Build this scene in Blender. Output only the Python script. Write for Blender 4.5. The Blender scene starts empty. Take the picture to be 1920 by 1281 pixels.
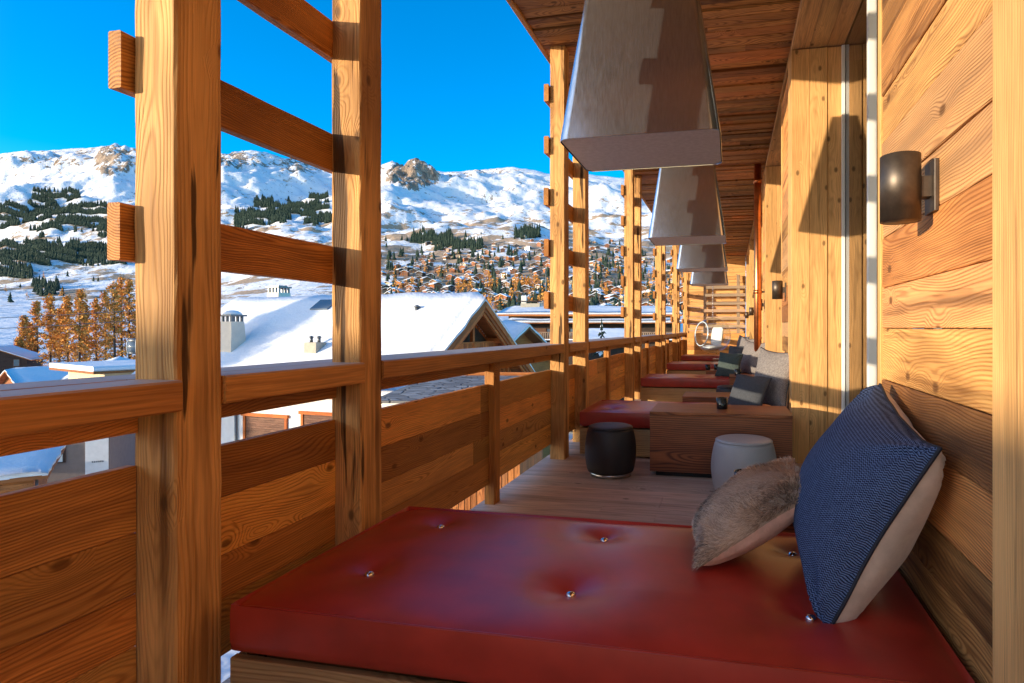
import bpy, math, random
import numpy as np
from mathutils import Vector, Matrix, noise
S = bpy.context.scene
COL = S.collection
rnd = random.Random(7)
# ------------------------------------------------------------------ camera
F_PX, CX, CY, H = 1100.0, 1135.0, 616.0, 1.28
TH = math.atan((1370.0 - CX) / F_PX)
cam = bpy.data.cameras.new("camera")
cam.sensor_width = 36.0
cam.lens = F_PX / 1920 * 36
cam.shift_x = -(CX - 960.0) / 1920
cam.shift_y = -(640.5 - CY) / 1920
cam.clip_start = 0.05
cam.clip_end = 20000
camo = bpy.data.objects.new("camera", cam)
camo.location = (0, 0, H)
camo.rotation_euler = (math.pi / 2, 0, TH)
COL.objects.link(camo)
S.camera = camo
# ------------------------------------------------------------------ light
SUN_T = Vector((1.12, 1.0, -0.182)).normalized()      # direction the sunlight travels
SUN_EL = math.asin(-SUN_T.z)
SUN_ROT = math.atan2(-SUN_T.x, -SUN_T.y)
w = bpy.data.worlds.new("World"); S.world = w; w.use_nodes = True
wn = w.node_tree; wn.nodes.clear()
sky = wn.nodes.new("ShaderNodeTexSky"); sky.sky_type = 'NISHITA'; sky.sun_disc = False
sky.sun_elevation = max(SUN_EL, math.radians(15)); sky.sun_rotation = SUN_ROT
sky.altitude = 1500; sky.air_density = 1.0; sky.dust_density = 0.1; sky.ozone_density = 3.0
hs = wn.nodes.new("ShaderNodeHueSaturation"); hs.inputs['Saturation'].default_value = 1.45; hs.inputs['Value'].default_value = 1.0; hs.inputs['Hue'].default_value = 0.505
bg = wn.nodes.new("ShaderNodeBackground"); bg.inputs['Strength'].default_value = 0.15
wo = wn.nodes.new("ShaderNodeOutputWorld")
tint = wn.nodes.new("ShaderNodeMix"); tint.data_type = 'RGBA'; tint.blend_type = 'MULTIPLY'; tint.inputs[0].default_value = 1.0; tint.inputs[7].default_value = (0.62, 0.86, 0.78, 1.0)
wn.links.new(sky.outputs[0], hs.inputs['Color']); wn.links.new(hs.outputs[0], tint.inputs[6]); # the sky pales and warms towards the low sun
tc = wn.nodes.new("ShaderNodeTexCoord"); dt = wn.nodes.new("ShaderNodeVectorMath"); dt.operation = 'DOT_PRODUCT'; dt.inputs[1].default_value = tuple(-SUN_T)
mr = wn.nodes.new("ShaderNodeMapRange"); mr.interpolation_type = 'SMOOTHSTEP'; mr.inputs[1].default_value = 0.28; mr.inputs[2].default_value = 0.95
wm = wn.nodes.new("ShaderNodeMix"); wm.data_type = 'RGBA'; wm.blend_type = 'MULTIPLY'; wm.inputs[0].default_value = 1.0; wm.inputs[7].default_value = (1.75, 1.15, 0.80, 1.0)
mx = wn.nodes.new("ShaderNodeMix"); mx.data_type = 'RGBA'
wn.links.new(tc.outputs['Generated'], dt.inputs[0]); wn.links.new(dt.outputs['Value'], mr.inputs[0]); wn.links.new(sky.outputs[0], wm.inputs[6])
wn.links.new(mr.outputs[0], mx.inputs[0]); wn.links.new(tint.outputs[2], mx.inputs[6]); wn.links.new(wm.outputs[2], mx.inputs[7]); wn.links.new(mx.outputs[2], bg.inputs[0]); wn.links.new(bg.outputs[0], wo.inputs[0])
sl = bpy.data.lights.new("sun", 'SUN'); sl.energy = 2.25; sl.angle = math.radians(0.53); sl.color = (1.0, 0.84, 0.61)
so = bpy.data.objects.new("sun", sl); so.rotation_euler = SUN_T.to_track_quat('-Z', 'Y').to_euler(); so.location = (-40, -40, 30)
COL.objects.link(so)
S.view_settings.view_transform = 'Standard'; S.view_settings.look = 'None'
S.view_settings.exposure = 1.60; S.view_settings.gamma = 1.0
S.render.engine = 'CYCLES'
# ------------------------------------------------------------------ helpers
TH_S, TH_C = math.sin(TH), math.cos(TH)
def W(x, D, z=None, y=None):
    """world point at picture column x and depth D (metres along the view axis)"""
    r = (x - CX) / F_PX * D
    X = r * TH_C - D * TH_S; Y = r * TH_S + D * TH_C
    if y is not None: z = H + (CY - y) / F_PX * D
    return Vector((X, Y, z if z is not None else 0.0))
def tag(o, label=None, cat=None, group=None, kind=None):
    if label: o['label'] = label
    if cat: o['category'] = cat
    if group: o['group'] = group
    if kind: o['kind'] = kind
    return o
def thing(name, label, cat, loc=(0, 0, 0), rz=0.0, group=None):
    o = bpy.data.objects.new(name, None); o.empty_display_size = 0.2
    COL.objects.link(o); o.location = loc; o.rotation_euler = (0, 0, rz)
    return tag(o, label, cat, group)
def copy_tree(o, parent=None):
    c = o.copy(); COL.objects.link(c)
    if parent is not None:
        c.parent = parent; c.matrix_parent_inverse = o.matrix_parent_inverse.copy()
    for ch in list(o.children): copy_tree(ch, c)
    return c
class MB:
    """collects shapes, then links them as one mesh object; gco = grain coordinates, tone = per piece random"""
    def __init__(s): s.v = []; s.f = []; s.g = []; s.t = []; s.m = []; s.sm = []
    def add(s, vs, fs, gs=None, tone=None, mi=0, smooth=False):
        b = len(s.v)
        s.v += [tuple(p) for p in vs]
        tone = rnd.random() if tone is None else tone
        s.g += [tuple(p) for p in (gs if gs is not None else vs)]
        s.t += [tone] * len(vs)
        s.f += [tuple(i + b for i in fc) for fc in fs]
        s.m += [mi] * len(fs); s.sm += [smooth] * len(fs)
        return s
    def timber(s, p, L, Wd, T, l, wd, t, n=1, ch=.003, wob=0.0, tone=None, mi=0, heart=None):
        """length l along L from p (centre of the start face), section wd (along Wd) x t (along T)"""
        p, L, Wd, T = Vector(p), Vector(L).normalized(), Vector(Wd).normalized(), Vector(T).normalized()
        o1 = rnd.uniform(0, 40); ow, ot = heart or (rnd.uniform(-.35, .35) * wd, rnd.choice((-1, 1)) * rnd.uniform(.03, .16))
        vs, gs, fs = [], [], []
        a, b = wd / 2, t / 2; c = min(ch, a * .6, b * .6)
        sec = [(-a + c, -b), (a - c, -b), (a, -b + c), (a, b - c), (a - c, b), (-a + c, b), (-a, b - c), (-a, -b + c)]
        for i in range(n + 1):
            x = l * i / n
            for (q, r) in sec:
                dq = dr = 0.0
                if wob and 0 < i < n:
                    dq = rnd.uniform(-wob, wob); dr = rnd.uniform(-wob, wob)
                qq = q - math.copysign(abs(dq), q); rr = r - math.copysign(abs(dr), r)
                vs.append(p + L * x + Wd * qq + T * rr); gs.append((x + o1, q + ow, r + ot))
        for i in range(n):
            for k in range(8):
                fs.append((i * 8 + k, i * 8 + (k + 1) % 8, (i + 1) * 8 + (k + 1) % 8, (i + 1) * 8 + k))
        e = n * 8
        fs.append(tuple(range(7, -1, -1))); fs.append(tuple(e + k for k in range(8)))
        if L.dot(Wd.cross(T)) < 0: fs = [tuple(reversed(q)) for q in fs]
        return s.add(vs, fs, gs, tone, mi)
    def box(s, lo, hi, mi=0, ch=.002, tone=None):
        lo, hi = Vector(lo), Vector(hi); d = hi - lo; ax = max(range(3), key=lambda i: d[i])
        ex = [Vector((1, 0, 0)), Vector((0, 1, 0)), Vector((0, 0, 1))]
        o = [i for i in range(3) if i != ax]; c = (lo + hi) / 2; p = c - ex[ax] * d[ax] / 2
        return s.timber(p, ex[ax], ex[o[0]], ex[o[1]], d[ax], d[o[0]], d[o[1]], ch=ch, tone=tone, mi=mi)
    def tube(s, pts, r, n=8, mi=0, cap=True, tone=None):
        pts = [Vector(q) for q in pts]; m = len(pts); rs = r if isinstance(r, (list, tuple)) else [r] * m
        vs, gs, fs = [], [], []; ln = 0.0; ref = None
        for i, q in enumerate(pts):
            t = (pts[min(i + 1, m - 1)] - pts[max(i - 1, 0)]).normalized()
            if ref is None: ref = t.orthogonal().normalized()
            ref = (ref - t * ref.dot(t)).normalized(); b2 = t.cross(ref)
            if i: ln += (q - pts[i - 1]).length
            for k in range(n):
                a = 2 * math.pi * k / n; d = ref * math.cos(a) + b2 * math.sin(a)
                vs.append(q + d * rs[i]); gs.append((ln, math.cos(a) * rs[i], math.sin(a) * rs[i]))
        for i in range(m - 1):
            for k in range(n):
                fs.append((i * n + k, i * n + (k + 1) % n, (i + 1) * n + (k + 1) % n, (i + 1) * n + k))
        if cap: fs.append(tuple(range(n - 1, -1, -1))); fs.append(tuple((m - 1) * n + k for k in range(n)))
        return s.add(vs, fs, gs, tone, mi, True)
    def lathe(s, prof, c=(0, 0, 0), n=40, mi=0, sx=1.0, sy=1.0):
        c = Vector(c); vs, gs, fs = [], [], []
        for (r, z) in prof:
            for k in range(n):
                a = 2 * math.pi * k / n
                vs.append(c + Vector((math.cos(a) * r * sx, math.sin(a) * r * sy, z))); gs.append((a * .3, r, z))
        for i in range(len(prof) - 1):
            for k in range(n):
                fs.append((i * n + k, i * n + (k + 1) % n, (i + 1) * n + (k + 1) % n, (i + 1) * n + k))
        if prof[0][0] > 1e-6: fs.append(tuple(range(n - 1, -1, -1)))
        if prof[-1][0] > 1e-6: fs.append(tuple((len(prof) - 1) * n + k for k in range(n)))
        return s.add(vs, fs, gs, None, mi, True)
    def prism(s, poly, d, mi=0, tone=None):
        """polygon (list of points) extruded by vector d"""
        n = len(poly); d = Vector(d); poly = [Vector(q) for q in poly]
        vs = poly + [q + d for q in poly]
        fs = [tuple(range(n - 1, -1, -1)), tuple(range(n, 2 * n))] + [(i, (i + 1) % n, n + (i + 1) % n, n + i) for i in range(n)]
        nn = Vector((0, 0, 0))
        for i in range(n): nn += poly[i].cross(poly[(i + 1) % n])
        if nn.dot(d) < 0: fs = [tuple(reversed(q)) for q in fs]
        return s.add(vs, fs, None, tone, mi)
    def build(s, name, mats, parent=None, world=True, auto=None):
        me = bpy.data.meshes.new(name)
        o = bpy.data.objects.new(name, me); COL.objects.link(o)
        off = Vector((0, 0, 0))
        if parent is not None:
            o.parent = parent
            if world:
                q = parent
                while q is not None: off += q.location; q = q.parent
        co = np.array(s.v, dtype=np.float32) - np.array(off, dtype=np.float32)
        me.from_pydata(co.tolist(), [], s.f)
        a = me.attributes.new('gco', 'FLOAT_VECTOR', 'POINT'); a.data.foreach_set('vector', np.array(s.g, dtype=np.float32).ravel())
        a = me.attributes.new('tone', 'FLOAT', 'POINT'); a.data.foreach_set('value', np.array(s.t, dtype=np.float32))
        for m in (mats if isinstance(mats, (list, tuple)) else [mats]): me.materials.append(m)
        me.polygons.foreach_set('material_index', s.m)
        me.polygons.foreach_set('use_smooth', s.sm)
        me.update()
        return o
# ------------------------------------------------------------------ node materials
class NT:
    def __init__(s, name):
        s.m = bpy.data.materials.new(name); s.m.use_nodes = True; s.t = s.m.node_tree
        s.t.nodes.clear(); s.out = s.t.nodes.new('ShaderNodeOutputMaterial')
    def n(s, kind, ins=None, out=0, **props):
        nd = s.t.nodes.new('ShaderNode' + kind)
        for k, v in props.items(): setattr(nd, k, v)
        for k, v in (ins or {}).items():
            if isinstance(v, bpy.types.NodeSocket): s.t.links.new(v, nd.inputs[k])
            else: nd.inputs[k].default_value = v
        return nd.outputs[out] if out is not None else nd
    def math(s, op, a, b=0.0, c=None, clamp=False):
        d = {0: a, 1: b}
        if c is not None: d[2] = c
        return s.n('Math', d, operation=op, use_clamp=clamp)
    def vmul(s, v, k): return s.n('VectorMath', {0: v, 1: k}, operation='MULTIPLY')
    def vadd(s, v, k): return s.n('VectorMath', {0: v, 1: k}, operation='ADD')
    def noise(s, v, scale, detail=2.0, rough=.5, out=0, dist=0.0): return s.n('TexNoise', {'Vector': v, 'Scale': scale, 'Detail': detail, 'Roughness': rough, 'Distortion': dist}, out)
    def mix(s, f, a, b, mode='MIX'):
        nd = s.t.nodes.new('ShaderNodeMix'); nd.data_type = 'RGBA'; nd.blend_type = mode
        for i, v in ((0, f), (6, a), (7, b)):
            if isinstance(v, bpy.types.NodeSocket): s.t.links.new(v, nd.inputs[i])
            else: nd.inputs[i].default_value = (*v, 1.0) if i and len(v) == 3 else v
        return nd.outputs[2]
    def ramp(s, v, lo, hi): return s.n('MapRange', {0: v, 1: lo, 2: hi, 3: 0.0, 4: 1.0}, interpolation_type='SMOOTHSTEP')
    def attr(s, name, out): return s.n('Attribute', None, out, attribute_name=name)
    def finish(s, sock): s.t.links.new(sock, s.out.inputs[0]); return s.m
    def bsdf(s, color, rough=.6, bump=None, bs=.3, bd=.01, **kw):
        ins = {'Base Color': color if isinstance(color, bpy.types.NodeSocket) else (*color, 1.0), 'Roughness': rough}
        for k, v in kw.items(): ins[k.replace('_', ' ')] = v
        if bump is not None: ins['Normal'] = s.n('Bump', {'Strength': bs, 'Distance': bd, 'Height': bump})
        return s.n('BsdfPrincipled', ins)
def wood(name, light, dark, ring=26.0, tilt=.12, con=.7, rough=.62, crack=.0, grey=0.0, bump=.35, vary=.5, knot=.5, greycol=(.30, .24, .18), spec=.3, fib=1.0, patch=.45, dsk=.25, topgrey=0.0, streak=.4):
    m = NT(name)
    g = m.attr('gco', 1); tone = m.attr('tone', 2)
    sep = m.n('SeparateXYZ', {0: g}, None); X, Y, Z = sep.outputs
    low = m.noise(m.vmul(g, (.85, 2.6, 2.6)), 1.0, 2.0, .5, 1)
    lo2 = m.n('SeparateXYZ', {0: m.vadd(low, (-.5, -.5, -.5))}, None)
    kv = m.n('TexVoronoi', {'Vector': m.n('CombineXYZ', {0: m.math('MULTIPLY', X, 3.6), 1: m.math('MULTIPLY', m.math('ADD', Y, Z), 6.0)}), 'Scale': 1.0}, None, voronoi_dimensions='2D')
    kd = kv.outputs['Distance']
    krand = m.n('SeparateColor', {0: kv.outputs['Color']}, 0)
    has = m.math('GREATER_THAN', krand, 1.0 - knot * .26)
    near = m.math('MULTIPLY', m.math('SUBTRACT', 1.0, m.ramp(kd, .0, .50)), has)
    y2 = m.math('ADD', m.math('ADD', Y, m.math('MULTIPLY', lo2.outputs[0], tilt * .5)), m.math('MULTIPLY', near, .055))
    z2 = m.math('ADD', m.math('ADD', Z, m.math('MULTIPLY', lo2.outputs[1], tilt)), m.math('MULTIPLY', near, .03))
    pv = m.n('CombineXYZ', {0: m.math('MULTIPLY', X, .05), 1: y2, 2: z2})
    fine = m.noise(m.vmul(g, (3.0, 26.0, 26.0)), 1.0, 3.0, .6)
    wv = m.n('TexWave', {'Vector': pv, 'Scale': ring, 'Distortion': 1.3, 'Detail': 2.0, 'Detail Scale': 1.3, 'Detail Roughness': .55}, 1, wave_type='RINGS', rings_direction='X', wave_profile='SIN')
    late = m.math('POWER', wv, 2.2)
    fibre = m.noise(m.vmul(g, (5.0, 170.0, 170.0)), 1.0, 2.0, .6)
    ringf = m.math('MULTIPLY', late, m.math('MULTIPLY_ADD', fine, 1.1, con - .55), clamp=True)
    col = m.mix(ringf, light, dark)
    fb = m.n('MapRange', {0: fibre, 1: .3, 2: .7, 3: 1.0 - .25 * fib, 4: 1.0 + .12 * fib})
    col = m.mix(1.0, col, m.n('CombineColor', {0: fb, 1: fb, 2: fb}), 'MULTIPLY')
    pt = m.noise(m.vmul(g, (1.1, 3.5, 3.5)), 1.0, 3.0, .6)
    ptf = m.math('MULTIPLY', m.ramp(pt, .42, .75), patch)
    col = m.mix(ptf, col, [c * dsk * 2.2 for c in dark])
    sk = m.noise(m.vmul(g, (.55, 13.0, 13.0)), 1.0, 4.0, .62)
    col = m.mix(m.math('MULTIPLY', m.ramp(sk, .50, .72), streak), col, [c * .55 for c in dark])
    sk2 = m.noise(m.vadd(m.vmul(g, (.8, 6.0, 6.0)), (9.0, 3.0, 1.0)), 1.0, 3.0, .6)
    col = m.mix(m.math('MULTIPLY', m.ramp(sk2, .52, .74), streak * .7), col, [min(1, c * 1.35) for c in light])
    # per board tone
    tv = m.n('MapRange', {0: tone, 1: 0.0, 2: 1.0, 3: 1.0 - vary * .6, 4: 1.0 + vary * .35})
    tg = m.n('MapRange', {0: m.math('FRACT', m.math('MULTIPLY', tone, 7.31)), 1: 0.0, 2: 1.0, 3: 1.0 - vary * .16, 4: 1.0 + vary * .10})
    col = m.mix(1.0, col, m.n('CombineColor', {0: tv, 1: m.math('MULTIPLY', tv, tg), 2: m.math('MULTIPLY', tv, tg)}), 'MULTIPLY')
    if grey:
        gf = m.math('MULTIPLY', m.ramp(m.math('FRACT', m.math('MULTIPLY', tone, 3.77)), .45, 1.0), grey)
        gf = m.math('MULTIPLY', gf, m.math('MULTIPLY_ADD', pt, .8, .5), clamp=True)
        col = m.mix(gf, col, m.mix(ringf, greycol, [c * .45 for c in greycol]))
    kc = m.math('MULTIPLY', m.math('SUBTRACT', 1.0, m.ramp(m.math('MULTIPLY_ADD', fine, .05, kd), .07, .15)), has)
    col = m.mix(m.math('MULTIPLY', kc, .8), col, [c * .3 for c in dark])
    if topgrey:
        nz = m.n('SeparateXYZ', {0: m.n('NewGeometry', None, 1)}, 2)
        col = m.mix(m.math('MULTIPLY', m.ramp(nz, .5, .95), topgrey), col, m.mix(pt, (.30, .28, .28), (.56, .52, .50)))
    h = m.math('SUBTRACT', m.math('MULTIPLY', ringf, -1.0), m.math('MULTIPLY', fibre, .35))
    if crack:
        cn = m.noise(m.vmul(g, (.9, 14.0, 14.0)), 1.0, 3.0, .5, 0, .3)
        ck = m.ramp(cn, .63, .67); ck = m.math('MULTIPLY', ck, crack)
        col = m.mix(ck, col, [c * .12 for c in dark]); h = m.math('SUBTRACT', h, m.math('MULTIPLY', ck, 3.0))
    rg = m.math('MULTIPLY_ADD', fibre, .25, rough - .12)
    return m.finish(m.bsdf(col, rg, h, bump, .004, Specular_IOR_Level=spec))
def plain(name, color, rough=.6, metallic=0.0, nscale=0.0, namp=.15, bump=0.0, bd=.01, **kw):
    m = NT(name); col = color; h = None
    if nscale:
        co = m.n('TexCoord', None, 3); nz = m.noise(co, nscale, 4.0, .6)
        f = m.n('MapRange', {0: nz, 1: .3, 2: .7, 3: 1 - namp, 4: 1 + namp}); base = m.n('RGB'); base.node.outputs[0].default_value = (*color, 1)
        col = m.mix(1.0, base, m.n('CombineColor', {0: f, 1: f, 2: f}), 'MULTIPLY'); h = nz if bump else None
    return m.finish(m.bsdf(col, rough, h, bump or .1, bd, Metallic=metallic, **kw))
M = {}
M['post'] = wood('pale_timber', (.76, .415, .140), (.38, .17, .048), 40, .14, .5, .7, .9, 0.0, .6, .3, .8, patch=.75, dsk=.3, streak=1.0)
M['jamb'] = wood('jamb_timber', (.76, .42, .155), (.46, .22, .066), 34, .10, .38, .6, .25, 0.0, .3, .3, .85, patch=.45, dsk=.4, streak=.7)
M['panel'] = wood('panel_boards', (.93, .45, .115), (.50, .185, .042), 34, .34, .72, .6, .15, .35, .45, .8, .8, (.42, .23, .11), patch=.4, streak=.45)
M['rail'] = wood('rail_timber', (.70, .33, .090), (.40, .15, .034), 26, .1, .45, .55, .1, .0, .25, .35, .35, topgrey=.85)
M['rung'] = wood('rung_boards', (.70, .29, .064), (.29, .092, .018), 38, .24, .75, .6, .1, .0, .45, .3, .5)
M['wall'] = wood('wall_planks', (.82, .385, .120), (.37, .140, .036), 36, .26, .72, .65, .3, .8, .55, .95, .9, (.66, .39, .19), patch=.6, streak=.9)
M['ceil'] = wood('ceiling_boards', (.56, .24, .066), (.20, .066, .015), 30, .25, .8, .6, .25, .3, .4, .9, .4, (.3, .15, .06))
M['walnut'] = wood('walnut_veneer', (.40, .125, .040), (.10, .022, .007), 17, .22, .9, .42, 0, 0, .12, .2, .0, spec=.45)
M['deck'] = wood('deck_boards', (.72, .53, .42), (.52, .36, .26), 22, .12, .6, .6, .1, .3, .25, .3, .3, (.58, .46, .38))
M['plinth'] = wood('bench_plinth', (.50, .32, .15), (.28, .15, .06), 22, .12, .6, .55, 0, 0, .2, .2, .1)
M['weath'] = wood('weathered_log', (.50, .34, .22), (.26, .15, .08), 22, .12, .7, .7, .5, .6, .4, .5, .4)
M['barn'] = wood('chalet_boards', (.54, .185, .050), (.23, .068, .017), 16, .12, .7, .75, .1, .15, .3, .5, .3, (.28, .2, .14))
M['warm'] = wood('gable_boards', (.72, .20, .042), (.30, .075, .016), 16, .12, .7, .75, .1, 0, .3, .6, .3)
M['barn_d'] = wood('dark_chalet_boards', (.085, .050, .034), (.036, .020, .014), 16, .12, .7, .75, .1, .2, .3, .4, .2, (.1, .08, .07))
def leather():
    m = NT('red_leather'); co = m.attr('gco', 1)
    n1 = m.n('TexVoronoi', {'Vector': co, 'Scale': 330.0}); n2 = m.noise(co, 7.0, 3.0)
    n3 = m.noise(m.vmul(co, (4, 60, 60)), 1.0, 3.0)
    f = m.n('MapRange', {0: n2, 1: .3, 2: .7, 3: .8, 4: 1.15})
    col = m.mix(1.0, (.38, .030, .017), m.n('CombineColor', {0: f, 1: f, 2: f}), 'MULTIPLY')
    h = m.math('ADD', m.math('MULTIPLY', n1, .35), m.math('MULTIPLY', n3, .35))
    return m.finish(m.bsdf(col, m.math('MULTIPLY_ADD', n2, .10, .28), h, .12, .002, Specular_IOR_Level=.6))
M['leather'] = leather()
def brushed():
    m = NT('brushed_steel'); co = m.attr('gco', 1)
    n1 = m.noise(m.vmul(co, (110, 110, .8)), 1.0, 3.0, .6); n2 = m.noise(m.vmul(co, (5, 5, 3)), 1.0, 2.0)
    f = m.math('MULTIPLY_ADD', n1, .36, .50)
    col = m.n('CombineColor', {0: m.math('MULTIPLY', f, .90), 1: m.math('MULTIPLY', f, .97), 2: m.math('MULTIPLY', f, 1.06)})
    rg = m.math('MULTIPLY_ADD', n2, .03, m.math('MULTIPLY', n1, .14))
    return m.finish(m.bsdf(col, m.math('ADD', rg, .13), Metallic=.965))
M['steel'] = brushed()
M['hoodpan'] = plain('hood_underside', (.66, .65, .66), .5, .35, 30, .1)
M['sconce'] = plain('bronze_metal', (.13, .105, .085), .48, .85, 40, .15)
M['copper'] = plain('copper_pipe', (.66, .25, .10), .30, 1.0, 9, .25)
M['chrome'] = plain('chrome_button', (.75, .75, .78), .12, 1.0)
M['black'] = plain('black_glaze', (.008, .009, .010), .14)
M['charcoal'] = plain('charcoal_leather', (.028, .023, .022), .52, 0, 300, .3, .25, .001)
M['greyleather'] = plain('pale_grey_leather', (.42, .40, .40), .42, 0, 300, .1, .2, .001)
M['ring'] = plain('steel_ring', (.55, .54, .52), .3, 1.0, 60, .1)
M['beige'] = plain('beige_suede', (.62, .51, .43), .75, 0, 14, .14, .35, .01, Sheen_Weight=.3)
M['pinkbeige'] = plain('rose_leather', (.66, .42, .34), .5, 0, 22, .16, .4, .01)
M['navy'] = plain('navy_cord', (.010, .014, .028), .7)
def weave(name, a, b, kind='chevron', sc=1.0):
    m = NT(name); co = m.attr('gco', 1); sep = m.n('SeparateXYZ', {0: co}, None); u, v, _ = sep.outputs
    if kind == 'chevron':
        tri = m.math('PINGPONG', u, .0075 * sc); ph = m.math('MULTIPLY', m.math('MULTIPLY_ADD', tri, 1.15, v), 2 * math.pi / (.0135 * sc))
        s = m.math('MULTIPLY_ADD', m.math('SINE', ph), .5, .5); th = m.math('MULTIPLY_ADD', m.math('SINE', m.math('MULTIPLY', u, 2 * math.pi / (.0019 * sc))), .5, .5)
        f = m.math('MULTIPLY', m.ramp(s, .25, .8), m.math('MULTIPLY_ADD', th, .45, .6), clamp=True)
    else:
        a1 = m.math('SINE', m.math('MULTIPLY', u, 2 * math.pi / (.011 * sc))); b1 = m.math('SINE', m.math('MULTIPLY', v, 2 * math.pi / (.011 * sc)))
        s = m.math('MULTIPLY_ADD', m.math('MULTIPLY', a1, b1), .5, .5); f = m.math('MULTIPLY_ADD', m.noise(m.vmul(co, (60, 60, 60)), 1.0, 3.0), .9, m.math('MULTIPLY', s, .5)); f = m.math('SUBTRACT', f, .25, clamp=True)
    nz = m.noise(co, 75.0, 4.0, .7); f = m.math('MULTIPLY_ADD', m.math('SUBTRACT', nz, .5), .8, f, clamp=True)
    return m.finish(m.bsdf(m.mix(f, a, b), .9, f, .6, .003, Specular_IOR_Level=.1))
M['chev'] = weave('chevron_weave', (.010, .016, .045), (.15, .23, .44), 'chevron', .55)
M['tweed'] = weave('grey_tweed', (.085, .078, .078), (.36, .32, .30), 'tweed', 1.5)
M['darkvelvet'] = weave('slate_fabric', (.05, .055, .065), (.10, .105, .12), 'tweed', .6)
M['tealsilk'] = weave('dark_teal_fabric', (.03, .05, .05), (.11, .13, .12), 'tweed', .6)
def furmat():
    m = NT('fur_strands'); t = m.attr('tone', 2); z = m.n('SeparateXYZ', {0: m.attr('gco', 1)}, 0)
    c = m.mix(m.ramp(t, 0, 1), (.15, .105, .08), (.58, .43, .33)); c = m.mix(m.ramp(z, .55, 1.0), c, (.66, .53, .43))
    return m.finish(m.bsdf(c, .7, Specular_IOR_Level=.15))
M['fur'] = furmat()
def glassmat(name, tint, base=.04, rough=0.0, tr=.85):
    m = NT(name); lw = m.n('LayerWeight', {'Blend': .5}, 1); fr = m.math('MULTIPLY_ADD', m.math('POWER', lw, 3.2), .7, .035)
    gl = m.n('BsdfGlossy', {'Color': (.95, .97, 1, 1), 'Roughness': rough}); tp = m.n('BsdfTransparent', {'Color': (*tint, 1)})
    return m.finish(m.n('MixShader', {0: m.math('ADD', fr, base, clamp=True), 1: tp, 2: gl}))
M['glass'] = glassmat('window_glass', (.55, .6, .6), .06)
M['acrylic'] = glassmat('clear_acrylic', (.93, .96, .97), .02)
M['acrylicrim'] = plain('acrylic_rim', (.55, .66, .72), .1, .0, Specular_IOR_Level=1.0)
M['white'] = plain('white_paint', (.78, .75, .70), .5)
M['whitefab'] = plain('white_cushion', (.80, .78, .74), .8, 0, 30, .05, .1)
M['darkroom'] = plain('dark_room_backing', (.035, .028, .024), .8)  # near-black colour stands in for the dimness of the unlit room
M['leadgrey'] = plain('grey_metal', (.16, .17, .18), .45, .7, 20, .15)
M['plaster'] = plain('white_plaster', (.72, .71, .69), .85, 0, 3, .07, .2)
M['render'] = plain('cream_render', (.74, .63, .49), .85, 0, 3, .07, .2)
M['cream'] = plain('cream_plaster', (.66, .55, .34), .85, 0, 3, .07, .2)
M['taupe'] = plain('taupe_plaster', (.235, .175, .145), .85, 0, 3, .08, .2)
M['stone'] = plain('concrete_beige', (.42, .37, .29), .85, 0, 5, .12, .3)
M['pane'] = plain('window_pane', (.10, .13, .16), .12, 0, Specular_IOR_Level=.8)
M['lightpane'] = plain('pale_pane', (.45, .52, .54), .2)
M['shutter'] = wood('shutter_boards', (.21, .10, .06), (.09, .035, .018), 16, .1, .6, .7, 0, 0, .3, .3, .1)
M['bluecar'] = plain('blue_paint', (.03, .16, .42), .3)
M['orangep'] = plain('orange_panel', (.55, .20, .05), .6)
def snowmat():
    m = NT('snow'); co = m.n('NewGeometry', None, 0)
    a = m.noise(m.vmul(co, (.35, .35, .35)), 1.0, 5.0, .55); b = m.noise(co, 9.0, 4.0, .6)
    h = m.math('ADD', m.math('MULTIPLY', a, 1.0), m.math('MULTIPLY', b, .12))
    return m.finish(m.bsdf(m.mix(a, (.80, .81, .83), (.86, .86, .86)), .65, h, .5, .35, Specular_IOR_Level=.3))
M['snow'] = snowmat()
def frosty():
    m = NT('frosted_shrub'); co = m.n('NewGeometry', None, 0); n = m.noise(co, 6.0, 3.0, .6)
    return m.finish(m.bsdf(m.mix(m.ramp(n, .42, .55), (.03, .028, .02), (.8, .8, .82)), .8))
M['shrub'] = frosty()
def foliage(name, a, b, tr=.0):
    m = NT(name); t = m.attr('tone', 2); g = m.n('NewGeometry', None, 0); n = m.noise(g, .9, 3.0)
    c = m.mix(m.math('MULTIPLY_ADD', n, .6, m.math('MULTIPLY_ADD', t, .9, -.25), clamp=True), a, b)
    return m.finish(m.bsdf(c, .8, Specular_IOR_Level=.15))
M['spruce'] = foliage('spruce_needles', (.016, .032, .026), (.060, .085, .055))
M['larch'] = foliage('larch_needles', (.42, .165, .036), (.84, .40, .09))
M['scrub'] = foliage('brown_scrub', (.10, .055, .025), (.34, .19, .085))
M['bark'] = plain('bark', (.075, .052, .036), .9, 0, 8, .3)
def slabs():
    m = NT('stone_slabs'); co = m.n('TexCoord', None, 3)
    v = m.n('TexVoronoi', {'Vector': m.vmul(co, (2.2, 3.4, 1)), 'Scale': 1.0}, 0, feature='DISTANCE_TO_EDGE'); c = m.n('TexVoronoi', {'Vector': m.vmul(co, (2.2, 3.4, 1)), 'Scale': 1.0}, 1)
    k = m.n('SeparateColor', {0: c}, 0)
    col = m.mix(m.ramp(v, .02, .07), (.05, .05, .05), m.mix(k, (.17, .16, .155), (.33, .32, .31)))
    return m.finish(m.bsdf(col, .85, m.ramp(v, .0, .08), .6, .03))
M['slab'] = slabs()
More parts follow.
